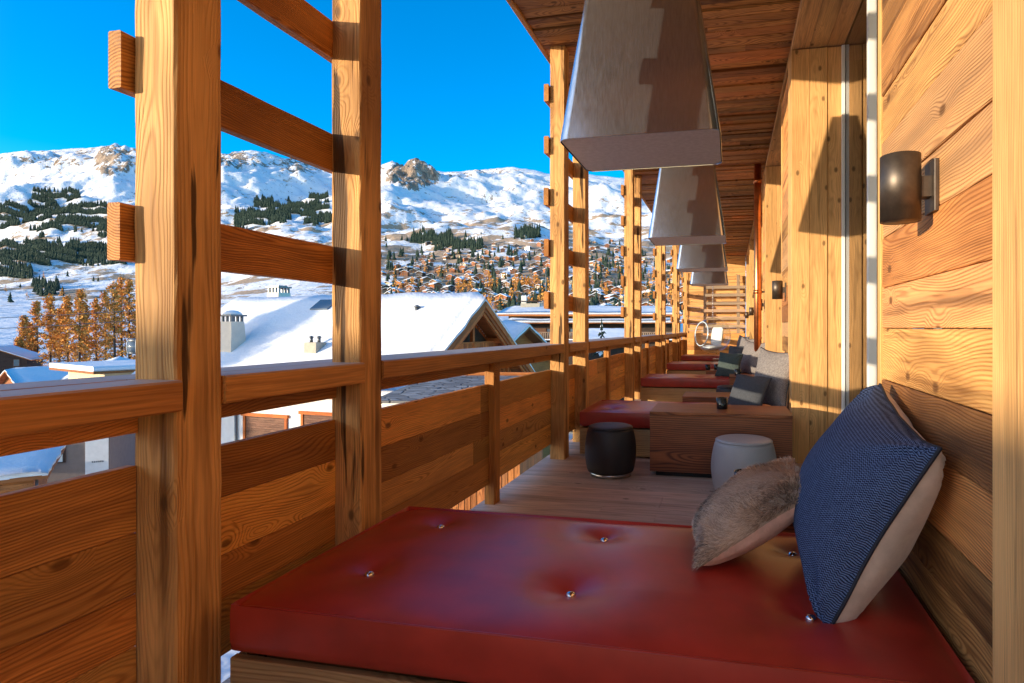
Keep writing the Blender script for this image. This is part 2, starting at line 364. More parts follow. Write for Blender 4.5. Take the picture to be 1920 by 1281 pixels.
# ------------------------------------------------------------------ terrain
SKY = [(-2000, 330), (-900, 300), (-400, 310), (-100, 305), (0, 292), (60, 285), (140, 280), (190, 275), (215, 271), (245, 279), (275, 290), (340, 292), (400, 288), (425, 284), (470, 280), (500, 286), (530, 294), (575, 305), (600, 313), (650, 318), (715, 309), (735, 303), (752, 314), (800, 322), (850, 321), (900, 318), (960, 312), (1000, 317), (1035, 325), (1110, 331), (1170, 334), (1240, 345), (1400, 360), (2000, 350), (4000, 330)]
PROF = [(0, -8.6), (15, -8.2), (30, -7.8), (60, -9), (100, -10), (200, -9), (300, -4), (450, 7), (600, 21), (800, 56), (1000, 107), (1300, 197), (1700, 335), (2300, 557), (3000, 863), (3600, 700), (5200, 500)]
def lerp_tab(tab, x):
    if x <= tab[0][0]: return tab[0][1]
    for (a, b), (c, d) in zip(tab, tab[1:]):
        if x <= c:
            t = (x - a) / (c - a); return b + (d - b) * t
    return tab[-1][1]
def sstep(a, b, x):
    t = min(1.0, max(0.0, (x - a) / (b - a))); return t * t * (3 - 2 * t)
BUTTE = W(773, 2520); B2 = W(728, 2750)
def zt(px, D, Xw, Yw):
    z = lerp_tab(PROF, D)
    zr = H + (CY - lerp_tab(SKY, px)) * 3000 / F_PX
    z += (zr - 863) * sstep(1100, 3000, D) * (1 if D < 3000 else 1 - sstep(3000, 4500, D))
    p = Vector((Xw, Yw, 0))
    amp = D * sstep(450, 1500, D) * (1 - .78 * sstep(2450, 2980, D))
    if amp > 0:
        n1 = noise.fractal(p / 430.0 + Vector((3.1, 7.7, 0)), 1.0, 2.1, 3)
        n2 = 1 - abs(noise.fractal(p / 210.0 + Vector((9.4, 1.7, 2)), .9, 2.1, 4))
        z += amp * (.034 * n1 + .016 * (n2 - .75))
        z += amp * .004 * noise.fractal(p / 40.0, .9, 2.0, 3)
    # left valley: lower, gentler meadows
    lf = 1 - sstep(250, 620, px)
    z -= lf * 60 * sstep(500, 1200, D) * (1 - sstep(1500, 2600, D))
    z += .5 * noise.noise(p / 30.0) * sstep(40, 120, D) * (1 - .0)
    d = math.hypot(Xw - BUTTE.x, Yw - BUTTE.y)
    if d < 210:
        rr = d * (1 + .25 * noise.fractal(p / 35.0, .8, 2, 3))
        z += 104 * max(0.0, 1 - (rr / 165.0) ** .92)
    return z
def rockmask(px, D, z, p):
    y = CY - (z - H) / D * F_PX
    m = 0.0
    for (cx, cy, rx, ry, a) in ((772, 328, 56, 34, 1.3), (214, 300, 42, 34, 1.0), (438, 297, 36, 22, .95), (552, 312, 32, 16, .95), (500, 290, 30, 10, .5), (170, 288, 40, 12, .5), (95, 300, 60, 18, .45), (640, 322, 30, 10, .4), (255, 300, 20, 30, .5), (930, 322, 60, 5, .5), (330, 296, 60, 10, .5), (470, 300, 60, 16, .62), (590, 318, 40, 9, .6), (20, 300, 40, 10, .45), (130, 300, 50, 16, .5), (700, 320, 26, 12, .6), (860, 330, 40, 7, .5)):
        q = ((px - cx) / rx) ** 2 + ((y - cy) / ry) ** 2
        if D > 2100: m = max(m, a * (1 - sstep(.45, 1.25, q)))
    return m
cols = []
a0, a1 = math.radians(-118), math.radians(62)
av = math.atan((-70 - CX) / F_PX) - 0, math.atan((1270 - CX) / F_PX)
def spaced(a, b, n): return [a + (b - a) * i / n for i in range(n)]
angs = spaced(a0, av[0], 30) + [math.atan((x - CX) / F_PX) for x in range(-70, 1270, 5)] + spaced(av[1], a1, 24) + [a1]
rows = [6, 12, 18, 26, 36, 50, 70, 95, 130, 175, 230, 300, 370, 440, 520, 600] + [600 + 6 * i * (1 + i * .006) for i in range(1, 192)]
rows = [r for r in rows if r < 3080]; rows += [3090, 3200, 3500, 4200, 5200]
tv, tf, trk, tvg = [], [], [], []
for a in angs:
    ca = max(math.cos(a), .5); ap = min(max(a, -1.12), 1.0); px = CX + F_PX * math.tan(ap)
    for D in rows:
        r = D / ca; X = r * math.sin(a - TH); Y = r * math.cos(a - TH)
        z = zt(px, D, X, Y); z = -9 + (z + 9) * (1 - sstep(math.radians(60), math.radians(74), TH - a)) if z > -9 else z; rk_ = rockmask(px, D, z, None)
        if rk_ > 0: z += rk_ * (15 * noise.fractal(Vector((X / 60, Y / 60, 3)), .7, 2.1, 4) + 14 * (.6 - abs(noise.noise(Vector((X / 26, Y / 26, 8))))))
        tv.append((X, Y, z)); trk.append(rk_); yy_ = CY - (z - H) / D * F_PX; tvg.append(sstep(590, 680, px) * sstep(385, 500, yy_) * (1 - sstep(578, 596, yy_)) + .35 * (1 - sstep(590, 680, px)) * sstep(495, 530, yy_) * (1 - sstep(570, 600, yy_)) if D > 250 else 0.0)
nr = len(rows)
for i in range(len(angs) - 1):
    for j in range(nr - 1):
        tf.append((i * nr + j, (i + 1) * nr + j, (i + 1) * nr + j + 1, i * nr + j + 1))
# close the sheet behind the viewer
def terrainmat():
    m = NT('snowy_ground'); geo = m.n('NewGeometry', None, None); pos, nor = geo.outputs['Position'], geo.outputs['Normal']
    nz = m.n('SeparateXYZ', {0: nor}, 2); pz = m.n('SeparateXYZ', {0: pos}, 2)
    rk = m.attr('rock', 2)
    big = m.noise(m.vmul(pos, (.010, .010, .010)), 1.0, 7.0, .62)
    rn = m.noise(m.vmul(pos, (.030, .030, .010)), 1.0, 6.0, .68)
    ground = m.noise(m.vmul(pos, (.013, .013, .035)), 1.0, 8.0, .64)
    fine = m.noise(m.vmul(pos, (.11, .11, .11)), 1.0, 4.0, .6)
    lowz = m.math('SUBTRACT', 1.0, m.ramp(pz, 240, 480)); hi = m.ramp(pz, 10, 60)
    gth = m.math('SUBTRACT', m.math('MULTIPLY_ADD', m.math('MULTIPLY', lowz, hi), -.10, .665), m.math('MULTIPLY', m.attr('veg', 2), .105))
    grass = m.ramp(m.math('SUBTRACT', m.math('MULTIPLY_ADD', fine, .12, ground), gth), .03, .065)
    steep = m.math('SUBTRACT', 1.0, m.ramp(nz, .60, .80))
    st = m.noise(m.vmul(pos, (.05, .05, .006)), 1.0, 5.0, .7)
    rockf = m.ramp(m.math('ADD', m.math('MULTIPLY', rk, .52), m.math('ADD', m.math('MULTIPLY', steep, .12), m.math('ADD', m.math('MULTIPLY', m.math('SUBTRACT', rn, .5), 2.6), m.math('MULTIPLY', m.math('SUBTRACT', st, .5), 1.6)))), .38, .50)
    snow = m.mix(big, (.78, .79, .82), (.86, .86, .86))
    rockc = m.mix(m.ramp(st, .3, .7), (.13, .095, .07), (.50, .37, .265))
    grassc = m.mix(fine, (.20, .11, .045), (.50, .31, .14))
    col = m.mix(m.math('MULTIPLY', grass, .85), snow, grassc); spn = m.noise(m.vmul(pos, (.055, .055, .03)), 1.0, 9.0, .72); spm = m.noise(m.vmul(pos, (.006, .006, .006)), 1.0, 3.0, .5)
    spk = m.math('MULTIPLY', m.ramp(m.math('MULTIPLY_ADD', spm, .22, spn), .70, .74), m.math('SUBTRACT', 1.0, m.ramp(pz, 560, 760)))
    col = m.mix(m.math('MULTIPLY', spk, m.math('MULTIPLY', hi, .85)), col, m.mix(fine, (.07, .055, .045), (.30, .22, .15))); col = m.mix(rockf, col, rockc)
    h = m.math('ADD', m.math('MULTIPLY', big, 9.0), m.math('ADD', m.math('MULTIPLY', rn, 2.5), m.math('ADD', m.math('MULTIPLY', m.math('MULTIPLY', m.math('ADD', rn, st), rockf), 22.0), m.math('MULTIPLY', ground, 6.0))))
    return m.finish(m.bsdf(col, .8, h, .5, 1.6, Specular_IOR_Level=.2))
me = bpy.data.meshes.new('terrain'); me.from_pydata(tv, [], tf)
a = me.attributes.new('rock', 'FLOAT', 'POINT'); a.data.foreach_set('value', trk)
a = me.attributes.new('veg', 'FLOAT', 'POINT'); a.data.foreach_set('value', tvg)
me.polygons.foreach_set('use_smooth', [True] * len(tf)); me.materials.append(terrainmat()); me.update()
ter = bpy.data.objects.new('terrain', me); COL.objects.link(ter); tag(ter, 'snowy valley floor rising to a white mountain range with grey rock crests', 'terrain', kind='structure')
def ground_at(px, D):
    p = W(px, D); p.z = zt(px, D, p.x, p.y); return p
def march(px, y, d0=260.0, d1=2900.0):
    D = d0; st = 12.0
    while D < d1:
        p = ground_at(px, D)
        if CY - (p.z - H) / D * F_PX <= y: return p, D
        D += st * (1 + D / 900)
    return None, None
# ------------------------------------------------------------------ balcony and lodge
PITCH, YA, YB, PW, PD = 4.1, 1.41, 2.305, .148, .165
XI = -1.585; XO = XI - PW            # inner / outer faces of the posts
ZC = 4.05                            # soffit
RUNGS = [1.475 + .505 * k for k in range(5)]
ux, uy, uz = Vector((1, 0, 0)), Vector((0, 1, 0)), Vector((0, 0, 1))
fl = MB(); y = -3.2
while y < 24.2:
    wd = rnd.choice((.14, .14, .14, .145)); x = -1.80
    cuts = [-1.80] + sorted(rnd.sample([-.9, -.5, -.1, .3], 1)) + [1.3]
    for c0, c1 in zip(cuts, cuts[1:]): fl.timber((c0 + .001, y + wd / 2, -.02), ux, uy, uz, c1 - c0 - .002, wd - .003, .04, ch=.0015)
    y += wd
floor = fl.build('floor', M['deck']); tag(floor, 'timber balcony floor of pale boards', 'floor', kind='structure')

ORD = ['nearest', 'second', 'third', 'fourth', 'fifth', 'sixth', 'seventh']
def trellis(Y0, first):
    t = thing('timber_trellis', '', 'trellis', (XI, Y0, 0), 0, 'twin post timber screens along the balcony edge')
    nn = 40 if first else 14
    for yo, ww in ((0, 0), (YB - YA, -.012)):
        b = MB(); b.timber((XI - PW / 2 + ww, Y0 + yo + PD / 2, -.02), uz, ux, uy, ZC + .02, PW + rnd.uniform(-.004, .006), PD, n=nn, ch=.006, wob=.0035, tone=rnd.uniform(.35, .8), heart=(rnd.uniform(-.03, .03), rnd.uniform(-.03, .03)))
        b.build('post', M['post'], t)
    for i, z in enumerate(RUNGS):
        b = MB(); l = (YB - YA) + PD + .037 + .04
        b.timber((XO - .027, Y0 - .037 + rnd.uniform(-.008, .006), z + .085 + rnd.uniform(-.004, .004)), uy, ux, uz, l, .046, .168, n=8, ch=.004, wob=.0025)
        b.build('rung', M['rung'], t)
    return t
tre = []
tr0 = trellis(YA, True); tre.append(tr0)
tr1 = trellis(YA + PITCH, False); tre.append(tr1)
for k in range(2, 6):
    c = copy_tree(tr1); c.location = (XI, YA + PITCH * k, 0); tre.append(c)
cm = copy_tree(tr1); cm.location = (XI, YA - PITCH, 0); tre.insert(0, cm)
cm['label'] = 'twin post timber screen at the balcony edge behind the photographer'
for k, t in enumerate(tre[1:]):
    t['label'] = ['twin post timber screen with five boards, largest, beside the front red daybed', 'twin post timber screen behind the black drum stool', 'third twin post timber screen from the camera along the balcony', 'fourth twin post timber screen from the camera along the balcony', 'fifth twin post timber screen from the camera, left of the bubble chair', 'last twin post timber screen at the far plank end wall'][k]

def balustrade(Y0):
    t = thing('balustrade', '', 'balustrade', (XI, Y0, 0), 0, 'boarded balustrade bays along the balcony')
    ya, yb, yn = Y0 + PD, Y0 + (YB - YA), Y0 + PITCH
    # handrail: outer strip runs through, inner pieces fit between the posts
    b = MB(); b.timber((-1.836, Y0 - .01, 1.085), uy, ux, uz, PITCH - .004, .196, .088, ch=.005); b.build('handrail', M['rail'], t)
    for (p, q) in ((ya + .002, yb - .002), (yb + PD + .002, yn - .001)):
        b = MB(); b.timber((-1.6555 if p < yb else (-1.638 if Y0 < 0 else -1.672), p - (0), 1.0845), uy, ux, uz, q - p, .165, .09, n=4, ch=.006, wob=.001); b.build('handrail', M['rail'], t)
        b = MB(); b.timber((-1.741, p, 1.005), uy, ux, uz, q - p, .05, .068, ch=.003); b.build('rail_batten', M['panel'], t)
        b = MB(); z = .145
        hs_ = [.20, .155, .18, .195]; rnd.shuffle(hs_)
        for hh in hs_:
            cuts = [p] + ([p + (q - p) * rnd.uniform(.3, .7)] if q - p > 1.5 and rnd.random() < .7 else []) + [q]
            if q - p > 1.5: cuts = sorted(cuts + [4.0 - YA + Y0])
            for c0, c1 in zip(cuts, cuts[1:]):
                if c1 - c0 > .05: b.timber((-1.738 + rnd.uniform(-.0012, .0012), c0 + .001, z + hh / 2), uy, ux, uz, c1 - c0 - .002, .034, hh - .002, ch=.002, n=1)
            z += hh
        b.build('panel', M['panel'], t)
    b = MB(); b.timber((-1.716, Y0 + 2.64, -.01), uz, ux, uy, 1.046, .076, .11, n=3, ch=.004, tone=.4, heart=(.01, .02)); b.build('baluster', M['rung'], t)
    return t
bal = []
b0 = balustrade(YA); bal.append(b0)
b1 = balustrade(YA + PITCH); bal.append(b1)
for k in range(2, 5):
    c = copy_tree(b1); c.location = (XI, YA + PITCH * k, 0); bal.append(c)
bm = balustrade(YA - PITCH)
bm['label'] = 'boarded balustrade at the left edge of the photo, left of the nearest post'
for k, t in enumerate(bal):
    t['label'] = ['boarded balustrade bay beside the front red daybed and bare floor', 'boarded balustrade bay beside the second red daybed, past the black drum stool', 'third boarded balustrade bay from the camera, with one baluster', 'fourth boarded balustrade bay from the camera, with one baluster', 'last boarded balustrade bay before the far end wall'][k]

# lodge: wall, jambs, soffit, glass
XW = .60
lodge = thing('lodge_facade', 'timber clad alpine lodge front with glazed openings along the balcony', 'building', (XW, 0, 0))
def planks_y(mb, x, y0, y1, z0, z1, th=.03, hmin=.15, hmax=.21, mi=0, n=1):
    z = z0
    while z < z1 - .01:
        hh = min(rnd.uniform(hmin, hmax), z1 - z)
        mb.timber((x + th / 2 + rnd.uniform(-.004, .002), y0, z + hh / 2), uy, ux, uz, y1 - y0, th, hh - .003, ch=.003, mi=mi)
        z += hh
ZH = 3.93
def wallbay(Y0, pl, Yn, stile):
    """column with its near face at Y0, planked wall behind it, then an opening to the next column at Yn"""
    b = MB(); xx = XW - .035
    for wd_, xo, dy in ((.165, 0, 0), (.16, .165, .0015), (.155, .325, .012)):
        b.timber((xx + xo + wd_ / 2, Y0 + dy + .17, -.02), uz, ux, uy, ZH + .015, wd_ - .002, .34, n=10, ch=.003, tone=rnd.uniform(.4, .9), heart=(rnd.uniform(-.05, .05), .05))
    b.build('column', M['jamb'], lodge)
    ye = Y0 + .352 + pl
    b = MB(); planks_y(b, XW - .012, Y0 + .353, ye, -.02, ZH, .035); b.build('plank_wall', M['wall'], lodge)
    b = MB(); b.timber((XW + .03, ye + .021, -.02), uz, ux, uy, ZH + .0, .10, .04, ch=.002, tone=.8, heart=(.01, .06)); b.build('door_frame', M['jamb'], lodge)
    b = MB()
    for wd_, xo in ((.165, 0), (.16, .165), (.15, .325)):
        b.timber((xx + xo + wd_ / 2, ye + .043, ZH + .03), uy, ux, uz, Yn - ye - .045, wd_ - .002, .05 + .004 * xo, ch=.003, tone=rnd.uniform(.4, .9))
    b.build('lintel', M['jamb'], lodge)
    g = MB().add([(1.045, ye, 0), (1.045, Yn + .015, 0), (1.045, Yn + .015, ZH), (1.045, ye, ZH)], [(3, 2, 1, 0)]).build('glass_door', M['glass'], lodge)
    s = MB(); s.timber((stile[0], stile[1], -.01), uz, ux, uy, ZH, .05, .05, ch=.003); s.timber((1.028, Yn - .012, -.01), uz, ux, uy, ZH, .03, .028, ch=.003)
    s.build('stile', M['white'], g)
    r = MB(); r.box((1.9, ye - 1.0, -.01), (1.95, Yn + .34, ZH)); r.box((1.06, Yn + .348, -.01), (1.9, Yn + .39, ZH)); r.build('dark_backing', M['darkroom'], lodge)  # dark backing sheets behind the glass, painted as unlit depth
Y1 = 5.83
wallbay(1.05, 1.10, Y1, (.862, 3.93))
for k in range(4): wallbay(Y1 + PITCH * k, .95, Y1 + PITCH * (k + 1), (.862, Y1 + PITCH * k + 2.2))
yl = Y1 + PITCH * 4
b = MB()
for xo in (0, .165, .325): b.timber((XW - .035 + xo + .08, yl + .17, -.02), uz, ux, uy, ZH + .015, .158, .34, ch=.003)
b.build('column', M['jamb'], lodge)
# wall continuing behind the viewer
b = MB(); planks_y(b, XW - .012, -4.0, 1.048, -.02, ZH, .035); b.build('plank_wall', M['wall'], lodge)
b = MB(); b.timber((XW - .03, 1.225, -.02), uz, uy, ux, ZH + .015, .345, .05, n=8, ch=.004, tone=.75, heart=(.05, .09)); b.build('corner_post', M['jamb'], lodge)
# header beam, soffit, fascia
b = MB(); b.timber((XW + .0, -4.0, 4.005), uy, ux, uz, 28.0, .05, .088, ch=.003); b.build('header_beam', M['rail'], lodge)
b = MB(); y = -4.0
while y < 23.6:
    wd = rnd.uniform(.085, .17)
    cuts = [-1.80, rnd.uniform(-1.2, .2), .70] if rnd.random() < .5 else [-1.80, .70]
    dz = rnd.choice((0, 0, .012, -.008, .02)) 
    for c0, c1 in zip(cuts, cuts[1:]): b.timber((c0 + .001, y + wd / 2, ZC + .02 + dz), ux, uy, uz, c1 - c0 - .002, wd - rnd.choice((.004, .010)), .04, ch=.004)
    y += wd
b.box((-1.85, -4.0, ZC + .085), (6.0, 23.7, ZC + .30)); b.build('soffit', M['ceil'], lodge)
b = MB(); b.timber((-1.825, -4.0, ZC + .055), uy, ux, uz, 27.6, .045, .14, ch=.004); b.build('fascia', M['rail'], lodge)
sn = MB(); sn.box((-1.95, -4.0, ZC + .305), (6.0, 23.7, ZC + .55), ch=.08); sn.build('roof_snow', M['snow'], lodge)
# far end wall: stacked boards with some standing proud
YE = 22.85
b = MB(); z = -.02
while z < ZC:
    hh = rnd.uniform(.09, .24); hh = min(hh, ZC - z)
    cuts = sorted([-1.79, XW - .05] + [rnd.uniform(-1.4, .3) for _ in range(rnd.choice((0, 1, 1)))])
    for c0, c1 in zip(cuts, cuts[1:]):
        dd = rnd.choice((0, 0, .015, .04))
        b.timber((c0 + .002, YE - dd + .05, z + hh / 2), ux, uy, uz, c1 - c0 - .004, .10, hh - .006, ch=.004, tone=rnd.uniform(.3, 1.0))
    z += hh
b.build('end_wall', M['jamb'], lodge)
b = MB(); zz = 1.05
for i in range(7):
    x0 = rnd.choice((-1.25, -.95, -1.1)); L = XW - .06 - x0
    b.timber((x0, YE - .30 - .07 * (i % 2), zz), ux, uy, uz, L, .05, .115, ch=.004, tone=rnd.uniform(.5, .95)); zz += rnd.uniform(.26, .34)
for xx in (-.95, .28): b.timber((xx, YE - .26 + .0, .4), uz, ux, uy, 2.9, .12, .06, ch=.004)
b.build('slat_screen', M['weath'], lodge)
b = MB(); z = -.02
while z < 1.0: b.timber((-1.79, YE - .42, z + .08), ux, uy, uz, 2.3, .04, .155, ch=.003); z += .16
b.build('low_panel', M['panel'], lodge)
# a second, stepped out wing of the lodge beyond the end wall
# copper pipe
p = thing('drainpipe', 'polished copper drainpipe rising to the ceiling beside the second doorway', 'drainpipe', (.45, 10.3, 0))
b = MB(); b.tube([(.45, 10.3, .02), (.45, 10.3, ZC + .02)], .062, 20); b.build('pipe', M['copper'], p)
for zc in (3.78, 1.9): b = MB(); b.lathe([(.064, -.03), (.072, -.03), (.072, .03), (.064, .03)], (.45, 10.3, zc), 20); b.build('collar', M['copper'], p)
b = MB(); b.box((.50, 10.285, 1.885), (XW + .02, 10.315, 1.915)); b.build('bracket', M['sconce'], p)
# ------------------------------------------------------------------ furniture and fittings
def hood(loc):
    t = thing('extractor_hood', '', 'extractor hood', loc, 0, 'brushed steel hoods hanging in a row')
    def ring(z, hx, hy, r, n=7):
        out = []
        for sx_, sy_, a0_ in ((1, 1, 0), (-1, 1, 90), (-1, -1, 180), (1, -1, 270)):
            for i in range(n):
                a = math.radians(a0_ + 90 * i / (n - 1)); out.append(Vector((sx_ * (hx - r) + r * math.cos(a), sy_ * (hy - r) + r * math.sin(a), z)))
        return out
    z0 = 0; sec = [(-.002, .505, .395, .07), (.0, .507, .397, .07), (.012, .505, .395, .07), (1.09, .345, .265, .045)]
    b = MB(); rings = [ring(z, hx, hy, r) for z, hx, hy, r in sec]; n = len(rings[0]); vs = [v for r in rings for v in r]
    fs = [(i * n + k, i * n + (k + 1) % n, (i + 1) * n + (k + 1) % n, (i + 1) * n + k) for i in range(len(rings) - 1) for k in range(n)]
    fs.append(tuple((len(rings) - 1) * n + k for k in range(n)))
    b.add(vs, fs, None, None, 0, True); o = b.build('shell', M['steel'], t, world=False)
    o.data.set_sharp_from_angle(angle=math.radians(32))
    b = MB(); u = ring(.004, .498, .388, .066); b.add(u, [tuple(range(n - 1, -1, -1))]); b.build('underside', M['hoodpan'], t, world=False)
    b = MB(); b.box((-.15, -.13, 1.091), (.15, .13, ZC - loc[2] + .01)); b.build('duct', M['steel'], t, world=False)
    return t
hd = hood((-.565, 3.96, 2.475))
hl = ['nearest and largest brushed steel hood hanging over the bare floor', 'second brushed steel hood, partly behind the largest one', 'third brushed steel hood in the hanging row, above the far daybeds', 'farthest brushed steel hood in the row, right above the bubble chair chain']
for k in range(4):
    c = hd if k == 0 else copy_tree(hd)
    c.location = (-.565, 3.96 + PITCH * k, 2.475); c['label'] = hl[k]
hb = copy_tree(hd); hb.location = (-.565, 3.96 - PITCH, 2.475); hb['label'] = 'brushed steel hood above and behind the camera'

def sconce(loc):
    t = thing('wall_lamp', '', 'wall lamp', loc, 0, 'bronze cylinder wall lamps')
    b = MB(); r = .056; b.lathe([(r - .006, -.093), (r, -.098), (r, .098), (r - .006, .100), (r - .008, .08), (.0, .078)], (0, 0, 0), 40); b.lathe([(r - .008, -.098), (r - .008, -.07), (0, -.068)], (0, 0, 0), 40)
    b.build('shade', M['sconce'], t, world=False)
    b = MB(); b.box((.050, -.024, -.03), (.081, .024, .03)); b.build('arm', M['sconce'], t, world=False)
    b = MB(); b.box((.080, -.045, -.075), (.0925, .045, .075)); b.build('back_plate', M['sconce'], t, world=False)
    return t
sc = sconce((.496, 1.9, 1.697))
for k, (yy, lab) in enumerate([(1.90, 'large bronze cylinder wall lamp on the near plank wall'), (6.62, 'small bronze cylinder wall lamp on the second plank wall, right of the copper pipe'), (10.72, 'bronze wall lamp half hidden behind the copper pipe'), (14.82, 'bronze wall lamp just left of the copper pipe'), (18.92, 'farthest bronze wall lamp, left of the copper pipe by the end wall')]):
    c = sc if k == 0 else copy_tree(sc); c.location = (.496, yy, 1.697); c['label'] = lab

BX0, BX1 = -1.475, .555
def daybed(Y0, big):
    t = thing('daybed', '', 'daybed', ((BX0 + BX1) / 2, Y0, 0), 0, 'red leather daybeds along the balcony')
    y0, y1, zt_, zb = Y0, Y0 + .99, .455, .285
    nx, ny = (150, 80) if big else (60, 32)
    btn = [(x, Y0 + dy) for x in (-1.22, -.50, .23) for dy in (.30, .81)]
    def top(x, y):
        ex = min(x - BX0, BX1 - x); ey = min(y - y0, y1 - y)
        z = zt_ - .016 * math.exp(-ex / .05) - .016 * math.exp(-ey / .05) + .006 * noise.noise(Vector((x * 2.2, y * 2.2, Y0)))
        z += .010 * min(1, ex / .3) * min(1, ey / .3)
        for bx, by in btn:
            d = math.hypot((x - bx) , (y - by)); z -= .040 * math.exp(-(d / .088) ** 1.25)
            an = math.atan2(y - by, x - bx); z -= .0006 * math.exp(-((d - .09) / .06) ** 2) * max(0, math.cos(an * 4 + bx * 9)) ** 3
        return z
    vs, fs = [], []
    for j in range(ny + 1):
        for i in range(nx + 1):
            x = BX0 + (BX1 - BX0) * i / nx; y = y0 + (y1 - y0) * j / ny; vs.append((x, y, top(x, y)))
    for j in range(ny):
        for i in range(nx): a = j * (nx + 1) + i; fs.append((a, a + 1, a + nx + 2, a + nx + 1))
    rim = [i for i in range(nx + 1)] + [j * (nx + 1) + nx for j in range(1, ny + 1)] + [ny * (nx + 1) + i for i in range(nx - 1, -1, -1)] + [j * (nx + 1) for j in range(ny - 1, 0, -1)]
    prev = rim
    for dz, out in ((-.012, .010), (-.04, .013), (-.12, .013), (-.15, .008), (-.155, .0)):
        cur = []
        for q in rim:
            x, y, z = vs[q]; ox = -1 if x <= BX0 + 1e-6 else (1 if x >= BX1 - 1e-6 else 0); oy = -1 if y <= y0 + 1e-6 else (1 if y >= y1 - 1e-6 else 0)
            if ox and oy: ox *= .7; oy *= .7
            cur.append(len(vs)); vs.append((x + ox * out, y + oy * out, zt_ + dz))
        for i in range(len(rim)): fs.append((prev[i], cur[i], cur[(i + 1) % len(rim)], prev[(i + 1) % len(rim)]))
        prev = cur
    b = MB(); b.add(vs, fs, None, .5, 0, True); o = b.build('mattress', M['leather'], t)
    o.data.set_sharp_from_angle(angle=math.radians(62))
    # piping along the top edges
    loop = [Vector((vs[q][0], vs[q][1], vs[q][2] + .001)) for q in rim]; b = MB()
    b.tube(loop[:nx + 1], .0048, 6); b.build('piping', M['leather'], o)
    for bx, by in btn:
        b = MB(); b.lathe([(.0, .013), (.009, .0115), (.015, .007), (.0175, .0), (.015, -.005)][::-1], (bx, by, top(bx, by) + .003), 16); b.build('button', M['chrome'], o)
    b = MB(); b.timber((BX0 - .008, Y0 + .006, .151), ux, uy, uz, BX1 - BX0 , .03, .262, ch=.003); b.timber((BX0 + .02, Y0 + .96, .155), ux, uy, uz, BX1 - BX0 - .03, .03, .255, ch=.003)
    b.timber((BX0 + .007, Y0 + .023, .151), uy, ux, uz, .92, .03, .262, ch=.003); b.box((BX0 + .06, Y0 + .06, .01), (BX1 - .06, Y0 + .94, .28)); b.build('plinth', M['plinth'], t)
    return t
d0 = daybed(1.51, True); d0['label'] = 'large red leather daybed in the foreground with metal tuft buttons'
d1 = daybed(5.72, False); dl = ['red leather daybed just behind the first walnut table', 'third red leather daybed from the camera, sunlit stripes on its front', 'fourth red leather daybed from the camera, low below the bubble chair', 'farthest red leather daybed, right before the end wall']
d1['label'] = dl[0]
for k in (1, 2, 3):
    c = copy_tree(d1); c.location.y += PITCH * k; c['label'] = dl[k]

def table(x0, x1, y0, y1, h, label, solid=True):
    t = thing('walnut_table', label, 'table', ((x0 + x1) / 2, (y0 + y1) / 2, 0), 0, 'walnut block tables between the daybeds')
    b = MB(); b.timber((x0, (y0 + y1) / 2, h - .0125), ux, uy, uz, x1 - x0, y1 - y0, .025, ch=.002, heart=(.1, .05)); b.build('table_top', M['walnut'], t)
    b = MB(); b.timber((x0 + .002, y0 + .012, (h + .02) / 2), ux, uz, uy, x1 - x0 - .004, h - .072, .02, ch=.0015, heart=(.12, .04)); b.timber((x0 + .002, y1 - .012, (h + .02) / 2), ux, uz, uy, x1 - x0 - .004, h - .072, .02, ch=.0015)
    b.timber((x0 + .012, y0 + .023, (h + .02) / 2), uy, uz, ux, y1 - y0 - .046, h - .072, .02, ch=.0015); b.timber((x1 - .012, y0 + .023, (h + .02) / 2), uy, uz, ux, y1 - y0 - .046, h - .072, .02, ch=.0015); b.build('carcass', M['walnut'], t)
    b = MB(); b.box((x0 + .05, y0 + .05, .0), (x1 - .05, y1 - .05, .047)); b.build('recessed_base', M['black'], t)
    return t
table(-.687, .50, 5.05, 5.66, .56, 'large walnut block table in front of the second daybed, nearest of the long tables')
table(-.55, .50, 6.86, 7.42, .49, 'lower walnut block table behind the second daybed')
table(-.0, .52, 2.66, 3.15, .50, 'small walnut table behind the foreground daybed, mostly hidden by the fur pillow')
table(-.02, .52, 9.2, 9.76, .54, 'small walnut table carrying a black cup, before the third daybed')
table(-.45, .50, 11.0, 11.5, .50, 'walnut table behind the third daybed, left of the dark teal pillow')
table(-.45, .50, 15.1, 15.6, .50, 'walnut table behind the fourth daybed')

def stool(loc, mat, label, s=1.0, hgt=.435, ringm=True):
    t = thing('drum_stool', label, 'stool', loc, 0, 'barrel shaped drum stools')
    pr = []
    n = 14
    for i in range(n + 1):
        f = i / n; z = (.04 if ringm else .012) + (hgt - .06) * f; r = .192 + .034 * math.sin(math.pi * (f * .86 + .10)) - (.004 if f in (0, 1) else 0)
        pr.append((r * s, z))
    b = MB(); b.lathe([(pr[0][0] - .01, pr[0][1] - .003)] + pr, (0, 0, 0), 56); b.build('body', mat, t, world=False)
    rt = pr[-1][0]; zt_ = pr[-1][1]
    b = MB(); b.lathe([(rt - .002, zt_ - .001), (rt + .001, zt_ + .006), (rt - .004, zt_ + .012), (rt * .9, zt_ + .0175), (rt * .6, zt_ + .022), (rt * .3, zt_ + .0235), (0, zt_ + .024)], (0, 0, 0), 56); b.build('seat', mat, t, world=False)
    b = MB(); b.tube([(math.cos(a) * (rt + .001), math.sin(a) * (rt + .001), zt_ + .003) for a in [2 * math.pi * i / 48 for i in range(49)]], .004, 6, cap=False); b.build('piping', mat, t, world=False)
    if ringm:
        b = MB(); b.lathe([(.165, 0), (.178, .0), (.178, .040), (.165, .040)], (0, 0, 0), 48); b.build('base_ring', M['ring'], t, world=False)
    return t
